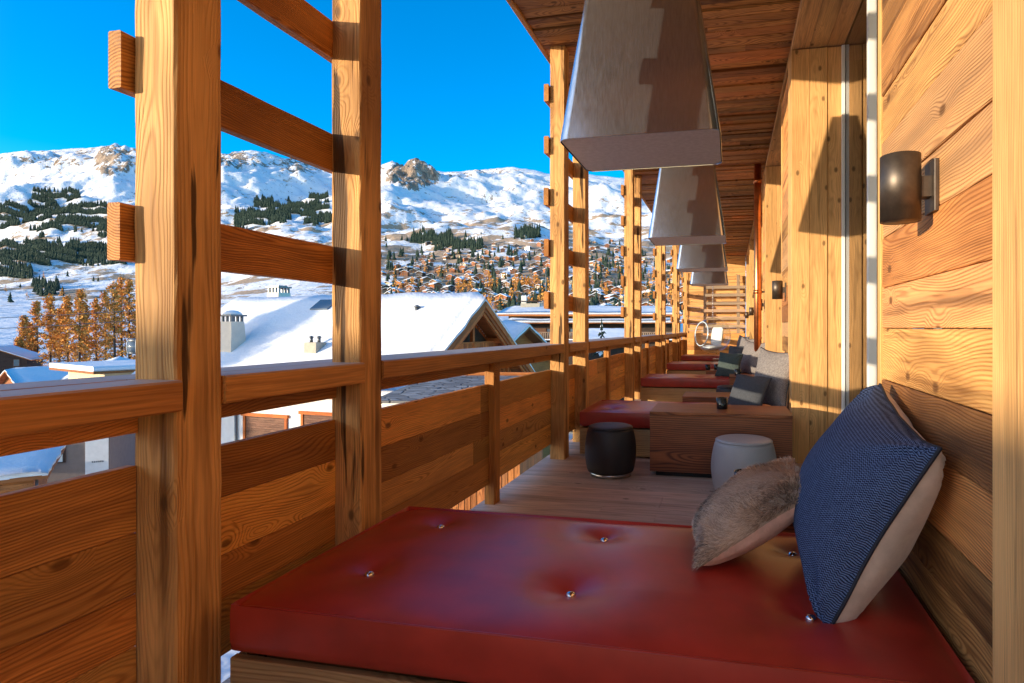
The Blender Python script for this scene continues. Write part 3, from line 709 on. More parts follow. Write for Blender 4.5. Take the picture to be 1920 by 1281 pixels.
stool((-1.03, 5.02 + .02, 0), M['charcoal'], 'black leather drum stool with a steel base ring, left of the walnut table')
stool((.10, 4.72, 0), M['greyleather'], 'pale grey leather drum stool in front of the walnut table', 1.12, .45, False)
stool((.0, 8.85, 0), M['charcoal'], 'black drum stool glimpsed behind the sunlit navy pillow')

def cup(loc, label, r=.052, h=.10):
    t = thing('tea_light_holder', label, 'candle holder', loc, 0, 'black glass candle holders on the tables')
    b = MB(); b.lathe([(0, 0), (r * .88, 0), (r * .92, .004), (r, h), (r - .005, h), (r * .86, .02), (0, .018)], (0, 0, 0), 32); b.build('holder', M['black'], t, world=False)
    b = MB(); b.lathe([(0, .019), (r * .8, .019), (r * .8, h * .5), (0, h * .5)], (0, 0, 0), 24); b.build('candle', M['white'], t, world=False)
    return t
cup((-.075, 5.36, .56), 'black candle holder on the nearest long walnut table')
cup((.11, 9.45, .54), 'black candle holder on the small table behind the grey pillow')
cup((-.42, 11.2, .50), 'black candle holder left of a pair, by the dark teal pillow', .05, .1)
cup((-.26, 11.3, .50), 'black candle holder right of a pair, by the dark teal pillow', .05, .1)
cup((.075, 2.93, .50), 'black candle holder behind the fur pillow', .06, .085)

def pillow(name, label, c, vdir, udir, wdt, hgt, th, front, back, cord, pinch=.10, group=None, fur=False, n=44, wr=.008, seed=0):
    v = Vector(vdir).normalized(); u = Vector(udir); u = (u - v * u.dot(v)).normalized(); nn = u.cross(v)
    t = thing(name, label, 'pillow', (0, 0, 0), 0, group)
    t.matrix_world = Matrix(((u.x, v.x, nn.x, c[0]), (u.y, v.y, nn.y, c[1]), (u.z, v.z, nn.z, c[2]), (0, 0, 0, 1)))
    def P(a, b, s):
        x = wdt / 2 * a * (1 - pinch * (1 - b * b)); y = hgt / 2 * b * (1 - pinch * (1 - a * a))
        ea, eb = max(0, 1 - a * a), max(0, 1 - b * b)
        k = (ea * eb) ** .42 * (1 - .18 * (a * a + b * b) * .5)
        z = s * th / 2 * k
        e = min(1, 6 * min(ea, eb)); q = Vector((x * 5 + seed, y * 5, s * 3))
        z += s * wr * noise.noise(q) * 2 * e * .6
        # folds running in from the corners
        for ca, cb in ((1, 1), (1, -1), (-1, 1), (-1, -1)):
            da, db = (ca - a), (cb - b); d = math.hypot(da, db); an = math.atan2(db * cb, da * ca)
            z += s * wr * .9 * math.sin(an * 9 + seed + ca) * math.exp(-(d / .45) ** 2) * e
        x += .012 * noise.noise(Vector((y * 7, seed, 1))) ; y += .012 * noise.noise(Vector((x * 7, seed, 5)))
        return Vector((x, y, z))
    par = [math.sin(math.pi / 2 * (-1 + 2 * i / n)) * .55 + (-1 + 2 * i / n) * .45 for i in range(n + 1)]
    for s, mat, nm in ((1, front, 'front_cover'), (-1, back, 'back_cover')):
        vs = [P(a, b, s) for b in par for a in par]; fs = []
        for j in range(n):
            for i in range(n):
                q = j * (n + 1) + i; f = (q, q + 1, q + n + 2, q + n + 1); fs.append(f if s > 0 else tuple(reversed(f)))
        gs = [(p.x, p.y, p.z) for p in vs]
        m_ = MB(); m_.add(vs, fs, gs, .5, 0, True); o = m_.build(nm, mat, t, world=False)
        if s > 0 and fur: furry(o, P)
    if cord:
        edge = [P(a, -1, 0) for a in par] + [P(1, b, 0) for b in par[1:]] + [P(a, 1, 0) for a in par[::-1][1:]] + [P(-1, b, 0) for b in par[::-1][1:]]
        m_ = MB(); m_.tube(edge, .0055, 6, cap=False); m_.build('piping', cord, t, world=False)
    return t
def furry(o, P):
    r = random.Random(3); vs, fs, gs, ts = [], [], [], []
    for i in range(19000):
        a, b = r.uniform(-1, 1), r.uniform(-1, 1)
        if r.random() < .18:
            if r.random() < .5: a = math.copysign(r.uniform(.96, 1.0), a)
            else: b = math.copysign(r.uniform(.96, 1.0), b)
        p = P(a, b, 1); e = .02
        n_ = (P(min(1, a + e), b, 1) - P(max(-1, a - e), b, 1)).cross(P(a, min(1, b + e), 1) - P(a, max(-1, b - e), 1))
        if n_.length < 1e-9: continue
        n_.normalize(); cl = Vector((noise.noise(p * 9), noise.noise(p * 9 + Vector((5, 5, 5))), 0))
        out = Vector((a, b, 0)) * .5 * max(abs(a), abs(b)) ** 6
        d = (n_ * .55 + Vector((-.25, -.55, 0)) + cl * .9 + out + Vector((r.uniform(-.25, .25), r.uniform(-.25, .25), r.uniform(-.1, .2)))).normalized()
        L = r.uniform(.024, .046); wdt = r.uniform(.0007, .0014); sd = d.cross(n_)
        if sd.length < 1e-6: continue
        sd = sd.normalized() * wdt; base = len(vs); p1 = p + d * L * .55 + n_ * L * .12; p2 = p + d * L - n_ * L * .12
        vs += [p - sd, p + sd, p1 + sd * .8, p1 - sd * .8, p2]; gs += [(0, 0, 0), (0, 0, 0), (.55, 0, 0), (.55, 0, 0), (1, 0, 0)]
        tn = min(1, max(0, .5 + .55 * noise.noise(p * 6 + Vector((2, 0, 0))) + r.uniform(-.25, .25))); ts += [tn] * 5
        fs += [(base, base + 1, base + 2, base + 3), (base + 3, base + 2, base + 4)]
    m_ = MB(); m_.v, m_.f, m_.g, m_.t, m_.m, m_.sm = [tuple(q) for q in vs], fs, gs, ts, [0] * len(fs), [True] * len(fs)
    q = m_.build('fur', M['fur'], o, world=False); tag(q, kind='stuff')
pillow('chevron_pillow', 'big blue chevron pillow with beige back leaning on the near wall', (.402, 2.04, .742), (.28, -.10, .60), (.10, -1, .08), .66, .62, .35, M['chev'], M['beige'], M['navy'], .085, None, wr=.019, seed=1.7)
pillow('fur_pillow', 'grey brown fur pillow with rose leather back on the front daybed', (.075, 2.21, .615), (.36, .03, .25), (0, -1, -.06), .43, .44, .20, M['fur'], M['pinkbeige'], None, .07, None, True, wr=.006, seed=4.1)
pillow('tweed_pillow', 'pale grey tweed pillow with black piping against the wall on the second daybed', (.42, 6.27, .765), (.14, .06, .60), (.55, -.80, 0), .60, .62, .22, M['tweed'], M['beige'], M['black'], .13, 'grey tweed pillows', wr=.008, seed=2.2)
pillow('navy_pillow', 'dark slate pillow with a sunlit stripe in front of the grey tweed pillow', (.17, 6.06, .625), (.12, .16, .34), (.85, -.55, 0), .40, .40, .16, M['darkvelvet'], M['darkvelvet'], M['navy'], .06, 'small dark pillows', wr=.006, seed=3.3)
pillow('tweed_pillow', 'grey tweed pillow behind the dark teal pillow on the third daybed', (.36, 10.42, .765), (.15, .06, .60), (.55, -.80, 0), .62, .62, .22, M['tweed'], M['beige'], M['black'], .13, 'grey tweed pillows', wr=.008, seed=5.2)
pillow('teal_pillow', 'dark teal pillow with a sunlit stripe on the third daybed', (-.03, 10.2, .655), (.08, .12, .40), (.9, -.5, 0), .44, .44, .18, M['tealsilk'], M['beige'], M['navy'], .06, 'small dark pillows', wr=.010, seed=6.3)
pillow('tweed_pillow', 'grey tweed pillow on the fourth daybed, left of the copper pipe', (.36, 14.5, .76), (.15, .06, .60), (.55, -.80, 0), .60, .62, .22, M['tweed'], M['beige'], M['black'], .13, 'grey tweed pillows', n=24, seed=7.2)
pillow('navy_pillow', 'dark slate pillow on the fourth daybed beside the far grey pillows', (.12, 14.35, .66), (.08, .12, .40), (.9, -.5, 0), .42, .42, .16, M['darkvelvet'], M['darkvelvet'], M['navy'], .06, 'small dark pillows', n=24, seed=8.3)
pillow('tweed_pillow', 'farthest grey tweed pillow, on the last daybed', (.36, 18.55, .76), (.15, .06, .60), (.55, -.80, 0), .60, .62, .22, M['tweed'], M['beige'], M['black'], .13, 'grey tweed pillows', n=20, seed=9.2)

# bubble chair
bc = thing('bubble_chair', 'clear acrylic bubble chair with white cushion hanging from a chain', 'hanging chair', (-.52, 17.8, 1.08))
c = Vector((-.52, 17.8, 1.08)); R0 = .53; ax = Vector((-.80, -.55, .10)).normalized(); e1 = ax.orthogonal().normalized(); e2 = ax.cross(e1)
nlat, nlon = 26, 48; a_open = math.radians(42); vs, fs = [], []
for i in range(nlat + 1):
    a = a_open + (math.pi - a_open) * i / nlat
    for k in range(nlon):
        q = 2 * math.pi * k / nlon; vs.append(c + (ax * math.cos(a) + (e1 * math.cos(q) + e2 * math.sin(q)) * math.sin(a)) * R0)
for i in range(nlat):
    for k in range(nlon): fs.append((i * nlon + k, i * nlon + (k + 1) % nlon, (i + 1) * nlon + (k + 1) % nlon, (i + 1) * nlon + k))
m_ = MB(); m_.add(vs, fs, None, .5, 0, True); m_.build('shell', M['acrylic'], bc)
m_ = MB(); rc = c + ax * math.cos(a_open) * R0; rr = math.sin(a_open) * R0
m_.tube([rc + (e1 * math.cos(q) + e2 * math.sin(q)) * rr for q in [2 * math.pi * k / 48 for k in range(49)]], .016, 10, cap=False); m_.build('rim', M['acrylicrim'], bc)
def cushion(cc, w_, h_, t_, nrm, up):
    nn = Vector(nrm).normalized(); up = Vector(up); up = (up - nn * up.dot(nn)).normalized(); sd = up.cross(nn); vs, fs, n = [], [], 16
    for s in (1, -1):
        for j in range(n + 1):
            for i in range(n + 1):
                a, b2 = -1 + 2 * i / n, -1 + 2 * j / n; k = ((1 - a ** 4) * (1 - b2 ** 4)) ** .5 if abs(a) < 1 and abs(b2) < 1 else 0
                vs.append(Vector(cc) + sd * a * w_ / 2 + up * b2 * h_ / 2 + nn * s * k * t_ / 2)
    for s in (0, 1):
        for j in range(n):
            for i in range(n):
                q = s * (n + 1) ** 2 + j * (n + 1) + i; f = (q, q + 1, q + n + 2, q + n + 1); fs.append(f if s == 0 else tuple(reversed(f)))
    return MB().add(vs, fs, None, .5, 0, True)
cushion(c + Vector((.12, .16, -.02)), .50, .52, .16, (-.8, -.6, .15), (0, 0, 1)).build('back_cushion', M['whitefab'], bc)
cushion(c + Vector((-.02, .0, -.36)), .52, .52, .14, (-.1, -.05, 1), (.8, .55, 0)).build('seat_cushion', M['whitefab'], bc)
m_ = MB(); z = c.z + R0
i = 0
while z < ZC:
    pts = []
    for k in range(11):
        a = 2 * math.pi * k / 10; dx, dz = math.cos(a) * .013, math.sin(a) * .026
        pts.append((c.x + (dx if i % 2 else 0), c.y + (0 if i % 2 else dx), z + .026 + dz))
    m_.tube(pts, .005, 5, cap=False); z += .042; i += 1
m_.build('chain', M['chrome'], bc)
# ------------------------------------------------------------------ neighbouring buildings
def ray_plane(x, y, p0, n):
    d = Vector(((x - CX) / F_PX * TH_C - TH_S, (x - CX) / F_PX * TH_S + TH_C, (CY - y) / F_PX)); C0 = Vector((0, 0, H))
    return C0 + d * ((Vector(p0) - C0).dot(n) / d.dot(n))
class Loc:
    """local frame of a building (origin on the ground, x along, y across, z up)"""
    def __init__(s, o, rz): s.o = Vector(o); s.rz = rz; s.ex = Vector((math.cos(rz), math.sin(rz), 0)); s.ey = Vector((-math.sin(rz), math.cos(rz), 0))
    def to(s, p): d = Vector(p) - s.o; return Vector((d.dot(s.ex), d.dot(s.ey), d.z))
    def w(s, x, y, z): return s.o + s.ex * x + s.ey * y + uz * z
def slab_roof(mb, x0, x1, pts, th, mi=0, over=0.0):
    """profile points (y,z) extruded along x from x0 to x1 with thickness th downwards"""
    up = [(y, z) for y, z in pts]; lo = [(y, z - th) for y, z in reversed(pts)]
    mb.prism([(x0, y, z) for y, z in up + lo], (x1 - x0, 0, 0), mi)
def snowroof(mb, x0, x1, pts, th, seed=0, nx=26, mi=0):
    """soft snow blanket over the roof profile"""
    prof = []
    for (a, b) in zip(pts, pts[1:]):
        m_ = 9
        for i in range(m_): t = i / m_; prof.append((a[0] + (b[0] - a[0]) * t, a[1] + (b[1] - a[1]) * t))
    prof.append(pts[-1]); n = len(prof); vs, fs = [], []
    for i in range(nx + 1):
        x = x0 + (x1 - x0) * i / nx; ex = min(i, nx - i) / nx * (x1 - x0)
        for j, (y, z) in enumerate(prof):
            ej = min(j, n - 1 - j); e = min(1, (ex / .35 + .15)) * min(1.0, ej / 1.2 + .35)
            k = th * e ** .6 * (1 + .35 * noise.noise(Vector((x * .35 + seed, y * .5, 0))) + .10 * noise.noise(Vector((x * 1.7 + seed, y * 1.7, 3))))
            xx = x; 
            if i in (0, nx): xx += .10 * noise.noise(Vector((y * 1.3, seed, x)))
            yy = y + (.10 * noise.noise(Vector((x * 1.1, seed, 8))) if j in (0, n - 1) else 0)
            vs.append((xx, yy, z + k))
    for i in range(nx):
        for j in range(n - 1): q = i * n + j; fs.append((q, q + 1, q + n + 1, q + n))
    if (Vector(vs[fs[0][1]]) - Vector(vs[fs[0][0]])).cross(Vector(vs[fs[0][3]]) - Vector(vs[fs[0][0]])).z < 0: fs = [tuple(reversed(f)) for f in fs]
    bd = [j for j in range(n)] + [i * n + n - 1 for i in range(1, nx + 1)] + [nx * n + j for j in range(n - 2, -1, -1)] + [i * n for i in range(nx - 1, 0, -1)]
    lowp = []
    for q in bd:
        i, j = divmod(q, n); y, z = prof[j]; lowp.append(len(vs)); vs.append((vs[q][0], vs[q][1], z - .02))
    for a in range(len(bd)): fs.append((bd[a], lowp[a], lowp[(a + 1) % len(bd)], bd[(a + 1) % len(bd)]))
    mb.add(vs, fs, None, .5, mi, True)
# --- the big snow roofed chalet
def big_chalet():
    ex = Vector((-.994, .111, 0)); rz = math.atan2(ex.y, ex.x); o = W(910, 28); o.z = -8.4
    t = thing('chalet', 'large chalet with a wide snow covered roof, sunlit wooden gable and small chimneys', 'house', o, rz); L = Loc(o, rz)
    zr = 2.62 + 8.4; sl = .70; hw = 5.7; len_ = 16.2
    prof = [(-hw, zr - sl * hw), (0, zr), (hw, zr - sl * hw)]
    m_ = MB(); slab_roof(m_, 0, len_, prof, .22); m_.build('roof', M['warm'], t, world=False)
    m_ = MB(); snowroof(m_, -.02, len_ + .05, prof, .40, 2.0, 40); o_ = m_.build('roof_snow', M['snow'], t, world=False)
    wy = 4.7; zwe = zr - sl * wy - .25
    # plaster body
    m_ = MB(); m_.prism([(1.15, -wy, 0), (1.15, wy, 0), (1.15, wy, zwe), (1.15, 0, zr - .3), (1.15, -wy, zwe)], (len_ - 2.0, 0, 0)); m_.build('wall', M['plaster'], t, world=False)
    # boarded gable
    m_ = MB(); y = -wy
    while y < wy - .01:
        wd = min(rnd.uniform(.13, .22), wy - y); yc = y + wd / 2; top = zr - .32 - sl * abs(yc) - .06
        m_.timber((1.10 + rnd.uniform(-.012, .012), yc, .6), uz, uy, ux, top - .6, wd - .012, .05, ch=.004); y += wd
    m_.build('gable_boards', M['warm'], t, world=False)
    # loggia: flat dark sheet for the shade of the opening, parapet of framed panels
    m_ = MB(); zf = zr - 3.05
    m_.prism([(1.04, -2.9, zf), (1.04, .55, zf), (1.04, .55, zr - .75 - sl * .3), (1.04, 0, zr - .75), (1.04, -2.9, zr - .75 - sl * 2.6)], (.03, 0, 0)); m_.build('loggia_shade_sheet', M['barn_d'], t, world=False)
    m_ = MB()
    for (a, b_) in ((-3.6, -.2), (-.05, 2.3)):
        y = a
        while y < b_: m_.timber((.70, y + .07, zf - .05), uz, uy, ux, 1.05, .135, .03, ch=.004); y += .14
        m_.timber((.70, a, zf + 1.03), uy, ux, uz, b_ - a, .10, .07); m_.timber((.70, a, zf - .02), uy, ux, uz, b_ - a, .10, .10)
        for yy in (a, b_): m_.timber((.70, yy, zf - .06), uz, uy, ux, 1.1, .10, .12)
    m_.box((.60, -4.4, zf - .25), (1.1, 4.4, zf - .08)); m_.build('loggia_rail', M['warm'], t, world=False)
    m_ = MB(); m_.timber((.78, -.12, .3), uz, uy, ux, zr - 1.0, .18, .18); 
    for yy in (-3.7, 2.4): m_.timber((.78, yy, .3), uz, uy, ux, zr - .45 - sl * abs(yy), .16, .16)
    m_.build('post', M['warm'], t, world=False)
    # rake boards and purlins
    m_ = MB()
    for s in (-1, 1):
        d = Vector((0, s * hw, -sl * hw)); ln = d.length; d.normalize(); nn = Vector((0, s * sl, 1)).normalized()
        m_.timber((-.01, 0, zr - .16) , d, nn, ux, ln + .1, .26, .05, ch=.006); m_.timber((.06, 0, zr - .40), d, nn, ux, ln - .05, .20, .06, ch=.006); m_.timber((.16, 0, zr - .60), d, nn, ux, ln - .2, .14, .12, ch=.006)
    m_.build('rake_board', M['warm'], t, world=False)
    m_ = MB()
    for yy in (-4.3, -2.2, 0, 2.2, 4.3): m_.timber((.10, yy, zr - sl * abs(yy) - .42), ux, uy, uz, 1.2, .20, .26, ch=.01)
    m_.build('purlin', M['warm'], t, world=False)
    # windows in the long white wall
    pl = L.w(0, wy, 0); nv = L.ey
    for (xa, xb, ya, yb) in ((458, 540, 779, 850), (566, 645, 776, 850)):
        a = L.to(ray_plane(xa, ya, pl, nv)); b_ = L.to(ray_plane(xb, ya, pl, nv)); zt_ = a.z; zb = zt_ - 1.25; x0, x1 = sorted((a.x, b_.x))
        m_ = MB(); y = wy + .02; f = .13
        m_.box((x0 - .08, y - .05, zt_), (x1 + .08, y + .10, zt_ + f)); m_.box((x0, y - .05, zb), (x0 + f, y + .06, zt_ - .002)); m_.box((x1 - f, y - .05, zb), (x1, y + .06, zt_ - .002)); m_.box((x0 - .05, y - .05, zb - f), (x1 + .05, y + .10, zb - .002))
        wn_ = m_.build('window', M['warm'], t, world=False)
        m_ = MB(); z = zb
        while z < zt_ - .02: m_.timber((x0 + f, y + .0, z + .05), ux, uz, uy, x1 - x0 - 2 * f, .097, .03, ch=.006); z += .1
        q = m_.build('shutter', M['shutter'], wn_, world=False)
    # drainpipe at the corner seen left
    a = L.to(ray_plane(445, 800, pl, nv)); m_ = MB(); m_.tube([(a.x, wy + .08, 0), (a.x, wy + .08, zwe)], .06, 8); m_.build('gutter_pipe', M['leadgrey'], t, world=False)
    # chimneys and vents on the slope
    rn = (L.ey * sl + uz).normalized(); rp = L.w(0, 0, zr + .35)
    def chim(px, pyb, w0, w1, hgt, capw, nm):
        p = L.to(ray_plane(px, pyb, rp, rn)); m_ = MB(); b0 = p.z - 1.0
        v = []
        for z, hw_ in ((b0, w0), (p.z + hgt, w1)):
            v += [(p.x - hw_, p.y - hw_, z), (p.x + hw_, p.y - hw_, z), (p.x + hw_, p.y + hw_, z), (p.x - hw_, p.y + hw_, z)]
        m_.add(v, [(0, 1, 5, 4), (1, 2, 6, 5), (2, 3, 7, 6), (3, 0, 4, 7), (4, 5, 6, 7)], None, .5); c_ = m_.build('chimney', M['render'], t, world=False)
        m_ = MB(); zt_ = p.z + hgt
        for sx in (-1, 0, 1):
            for sy in (-1, 1): m_.box((p.x + sx * w1 * .8 - .05, p.y + sy * w1 * .8 - .05, zt_), (p.x + sx * w1 * .8 + .05, p.y + sy * w1 * .8 + .05, zt_ + .25))
        m_.box((p.x - capw, p.y - capw, zt_ + .25), (p.x + capw, p.y + capw, zt_ + .33)); m_.build('cap', M['leadgrey'], c_, world=False)
        m_ = MB(); m_.lathe([(capw * .95, zt_ + .33), (capw * .85, zt_ + .43), (capw * .5, zt_ + .52), (0, zt_ + .55)], (p.x, p.y, 0), 14); m_.build('cap_snow', M['snow'], c_, world=False)
    chim(436, 650, .46, .34, 1.2, .43, 'a')
    p = L.to(ray_plane(525, 556, rp, rn)); 
    def cyl(px, py, r, h_):
        p = L.to(ray_plane(px, py, rp, rn)); m_ = MB(); m_.tube([(p.x, p.y, p.z - .3), (p.x, p.y, p.z + h_)], r, 10); m_.lathe([(r * 1.6, p.z + h_), (r * 1.5, p.z + h_ + .05), (0, p.z + h_ + .12)], (p.x, p.y, 0), 10); m_.build('vent_pipe', M['leadgrey'], t, world=False)
    cyl(782, 581, .10, .12)
    p = L.to(ray_plane(591, 657, rp, rn)); m_ = MB(); m_.box((p.x - .34, p.y - .3, p.z - .6), (p.x + .34, p.y + .3, p.z + .36), ch=.01); vb = m_.build('vent_box', M['stone'], t, world=False)
    m_ = MB()
    for s in (-1, 1): m_.tube([(p.x + s * .22, p.y, p.z + .36), (p.x + s * .22, p.y, p.z + .58)], .07, 10); m_.lathe([(.10, p.z + .56), (.10, p.z + .62), (0, p.z + .66)], (p.x + s * .22, p.y, 0), 10)
    m_.build('vent_pipe', M['leadgrey'], vb, world=False)
    p = L.to(ray_plane(608, 576, rp, rn)); nl = Vector((0, sl, 1)).normalized(); dl = Vector((0, 1, -sl)).normalized()
    m_ = MB(); m_.timber(Vector((p.x - .55, p.y, p.z + .10)) , ux, dl, nl, 1.1, .9, .14, ch=.02); m_.build('skylight', M['pane'], t, world=False)
    # far side chimney rises above the ridge
    p = W(523, 34); q = L.to(p); m_ = MB(); w1, w0, zt_ = .42, .52, zr + .72
    v = []
    for z, hw_ in ((zr - 2.6, w0), (zt_, w1)): v += [(q.x - hw_, q.y - hw_, z), (q.x + hw_, q.y - hw_, z), (q.x + hw_, q.y + hw_, z), (q.x - hw_, q.y + hw_, z)]
    m_.add(v, [(0, 1, 5, 4), (1, 2, 6, 5), (2, 3, 7, 6), (3, 0, 4, 7), (4, 5, 6, 7)], None, .5); c_ = m_.build('chimney', M['render'], t, world=False)
    m_ = MB()
    for sx in (-1, -.33, .33, 1):
        for sy in (-1, 1): m_.box((q.x + sx * w1 * .85 - .05, q.y + sy * w1 * .8 - .05, zt_), (q.x + sx * w1 * .85 + .05, q.y + sy * w1 * .8 + .05, zt_ + .28))
    m_.box((q.x - w1 - .05, q.y - w1 - .05, zt_ + .28), (q.x + w1 + .05, q.y + w1 + .05, zt_ + .36)); m_.box((q.x - .3, q.y - .3, zt_ + .36), (q.x + .3, q.y + .3, zt_ + .42)); m_.build('cap', M['leadgrey'], c_, world=False)
    return t
big_chalet()
# generic chalet with real eaves, used for the mid distance houses
def chalet(px, D, wid, dep, hwall, rz, label, slope=.42, wall='barn', base=None, over=.8, z0=None, rows=1, balcony=True, ridge_x=False, zg=None, seed=1, win='pane', name='chalet', windows=True):
    o = W(px, D); o.z = zg if zg is not None else ground_at(px, D).z - .3
    t = thing(name, label, 'house', o, rz)
    hw = wid / 2; zr = hwall + slope * hw
    m_ = MB(); m_.prism([(-hw, 0, 0), (hw, 0, 0), (hw, 0, hwall), (0, 0, zr - .02), (-hw, 0, hwall)], (0, dep, 0)); m_.build('wall', M[wall], t, world=False)
    def prof(k): return [(-hw - over, hwall - slope * over + k), (0, zr + k), (hw + over, hwall - slope * over + k)]
    def rot(mb): mb.v = [(y, x, z) for (x, y, z) in mb.v]; mb.f = [tuple(reversed(f)) for f in mb.f]
    m_ = MB(); slab_roof(m_, -over, dep + over, prof(.12), .18); rot(m_); m_.build('roof', M['barn'], t, world=False)
    m_ = MB(); snowroof(m_, -over - .02, dep + over + .02, prof(.12), .38, seed, 10); rot(m_); m_.build('roof_snow', M['snow'], t, world=False)
    if base:
        m_ = MB(); m_.box((-hw - .04, -.04, 0), (hw + .04, dep + .04, base)); m_.build('plinth', M['plaster'], t, world=False)
    if windows:
        nwin = max(2, int(wid / 2.6)); m_ = None; lv = [z for z in (1.0, 3.6, 6.2, 8.8) if z + 1.3 < hwall + .2]
        for z in lv:
            for i in range(nwin):
                xx = -hw + (i + .5) * wid / nwin; m_ = MB(); m_.box((xx - .48, -.08, z - .05), (xx + .48, .02, z + 1.35)); f = m_.build('window', M['white' if wall == 'taupe' else 'shutter'], t, world=False)
                m_ = MB(); m_.box((xx - .38, -.10, z + .05), (xx + .38, -.07, z + 1.25)); m_.build('pane', M[win], f, world=False)
        if balcony and lv:
            for z in lv[1:]:
                m_ = MB(); m_.box((-hw + .2, -1.1, z - .75), (hw - .2, -.0, z - .62)); x = -hw + .2
                while x < hw - .2: m_.box((x, -1.1, z - .62), (x + .12, -1.06, z + .25)); x += .2
                m_.box((-hw + .2, -1.13, z + .25), (hw - .2, -1.03, z + .33)); m_.build('balcony', M['barn'], t, world=False)
    return t
# second gable just behind the big roof
chalet(972, 36, 8, 12, 7.7, TH + math.radians(64), 'chalet gable peeking out right behind the large snow roof', .55, 'barn', zg=-8.6, seed=4, windows=False)
# long dark chalet with two bands of snow
def long_chalet():
    o = W(1040, 56); o.z = -8.5; t = thing('chalet', 'long dark chalet with snowy roof, balcony and rooftop chimney behind the gable', 'house', o, TH)
    def zy(y): return H + (CY - y) / F_PX * 56 + 8.5
    x0, x1 = -5.2, 12.0
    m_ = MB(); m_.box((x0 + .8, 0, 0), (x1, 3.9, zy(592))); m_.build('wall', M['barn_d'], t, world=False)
    m_ = MB(); m_.prism([(x0, -1.2, zy(590)), (x0, 4, zy(576)), (x0, 4, zy(579)), (x0, -1.2, zy(593.5))], (x1 - x0, 0, 0)); m_.build('roof', M['barn'], t, world=False)
    m_ = MB(); v = []
    snowroof(m_, x0 - .05, x1, [(-1.25, zy(589.5)), (1.4, zy(582)), (4, zy(575.5))], .28, 3, 20); m_.build('roof_snow', M['snow'], t, world=False)
    m_ = MB(); m_.box((x0 + .5, -1.6, zy(607)), (x1, -.0, zy(604.5))); cn = m_.build('canopy', M['barn'], t, world=False)
    m_ = MB(); snowroof(m_, x0 + .45, x1, [(-1.65, zy(604.5)), (-.8, zy(604)), (0, zy(603.5))], .33, 5, 20); m_.build('canopy_snow', M['snow'], cn, world=False)
    m_ = MB(); m_.box((x0 + .8, -1.5, zy(637)), (x1, 0, zy(634.5))); x = x0 + .8
    while x < x1: m_.box((x, -1.48, zy(634.5)), (x + .10, -1.44, zy(623.5))); x += .19
    m_.box((x0 + .8, -1.52, zy(624)), (x1, -1.40, zy(622.3))); m_.build('balcony', M['weath'], t, world=False)
    m_ = MB(); m_.box((x0 + .8, -1.56, zy(637.4)), (x1, -1.48, zy(635.5))); m_.build('balcony_snow', M['snow'], t, world=False)
    for i, xx in enumerate((-3.6, -1.9, .3, 2.3, 4.6)):
        m_ = MB(); m_.box((xx, -.06, zy(633)), (xx + 1.1, .02, zy(616))); f = m_.build('door', M['shutter'], t, world=False)
        m_ = MB(); m_.box((xx + 1.2, -.06, zy(630)), (xx + 1.8, .02, zy(617))); m_.build('window', M['pane'], t, world=False)
    for xx in (-2.5, 0, 2.5): m_ = MB(); m_.box((xx, -.07, zy(597)), (xx + 1.3, .02, zy(592.5))); m_.build('window', M['shutter'], t, world=False)
    xa = -3.6; m_ = MB(); m_.box((xa, 2.4, zy(584)), (xa + 1.9, 3.4, zy(567))); ch_ = m_.build('chimney', M['stone'], t, world=False)
    m_ = MB(); m_.box((xa - .2, 2.2, zy(563.5)), (xa + 2.0, 3.6, zy(562))); m_.build('cap', M['barn_d'], ch_, world=False)
    m_ = MB(); m_.box((xa + .05, 2.5, zy(567)), (xa + .55, 3.2, zy(552)));  m_.build('flue', M['white'], ch_, world=False)
long_chalet()
chalet(1135, 70, 7.5, 9, 7.9, TH + math.radians(-70), 'chalet with a plain white snow roof behind the small spruce', .35, 'barn', zg=-8.6, seed=6)
def flatroof(px0, px1, D, y0, y1, dep, label, wall='barn_d'):
    a = W(px0, D, None, y0); b_ = W(px1, D, None, y0); o = a.copy(); o.z = -9
    t = thing('snowy_annex', label, 'house', o, TH); wd = (b_ - a).length; z1 = a.z + 9; z2 = H + (CY - y1) / F_PX * (D + dep) + 9
    m_ = MB(); m_.box((.3, .3, 0), (wd - .3, dep - .3, z1 - .2)); m_.build('wall', M[wall], t, world=False)
    m_ = MB(); snowroof(m_, 0, wd, [(0, z1 - .3), (dep * .5, (z1 + z2) / 2 - .3), (dep, z2 - .3)], .3, px0, 14); m_.build('roof_snow', M['snow'], t, world=False)
    m_ = MB(); m_.prism([(0, 0, z1 - .32), (0, dep, z2 - .32), (0, dep, z2 - .5), (0, 0, z1 - .5)], (wd, 0, 0)); m_.build('roof', M['barn'], t, world=False)
flatroof(1085, 1196, 46, 640, 615, 3.6, 'low building with a smooth flat snow roof behind the third trellis')
chalet(1215, 62, 7, 8, 8.0, TH + math.radians(35), 'chalet with cream walls and snowy roof right of the third trellis', .4, 'cream', zg=-9, seed=8)
chalet(1155, 110, 9, 10, 8.5, TH + math.radians(20), 'brown chalet with snowy gable above the small spruce', .45, 'barn', zg=-8.5, seed=9)
chalet(985, 120, 10, 10, 9.5, TH + math.radians(-25), 'ochre chalet with snowy roof beside the rooftop chimney', .42, 'cream', zg=-8, seed=10)
chalet(1095, 140, 10, 10, 9.2, TH + math.radians(30), 'pale chalet with snowy roof seen between the posts of the second trellis', .42, 'cream', zg=-8, seed=12)
chalet(1228, 95, 8, 9, 9.5, TH + math.radians(-30), 'brown chalet with snowy roof at the right end of the valley view', .42, 'barn', zg=-9, seed=13)
chalet(930, 150, 11, 10, 9.0, TH + math.radians(15), 'brown chalet with snowy roof showing above the wooden gable', .42, 'barn', zg=-8, seed=14)
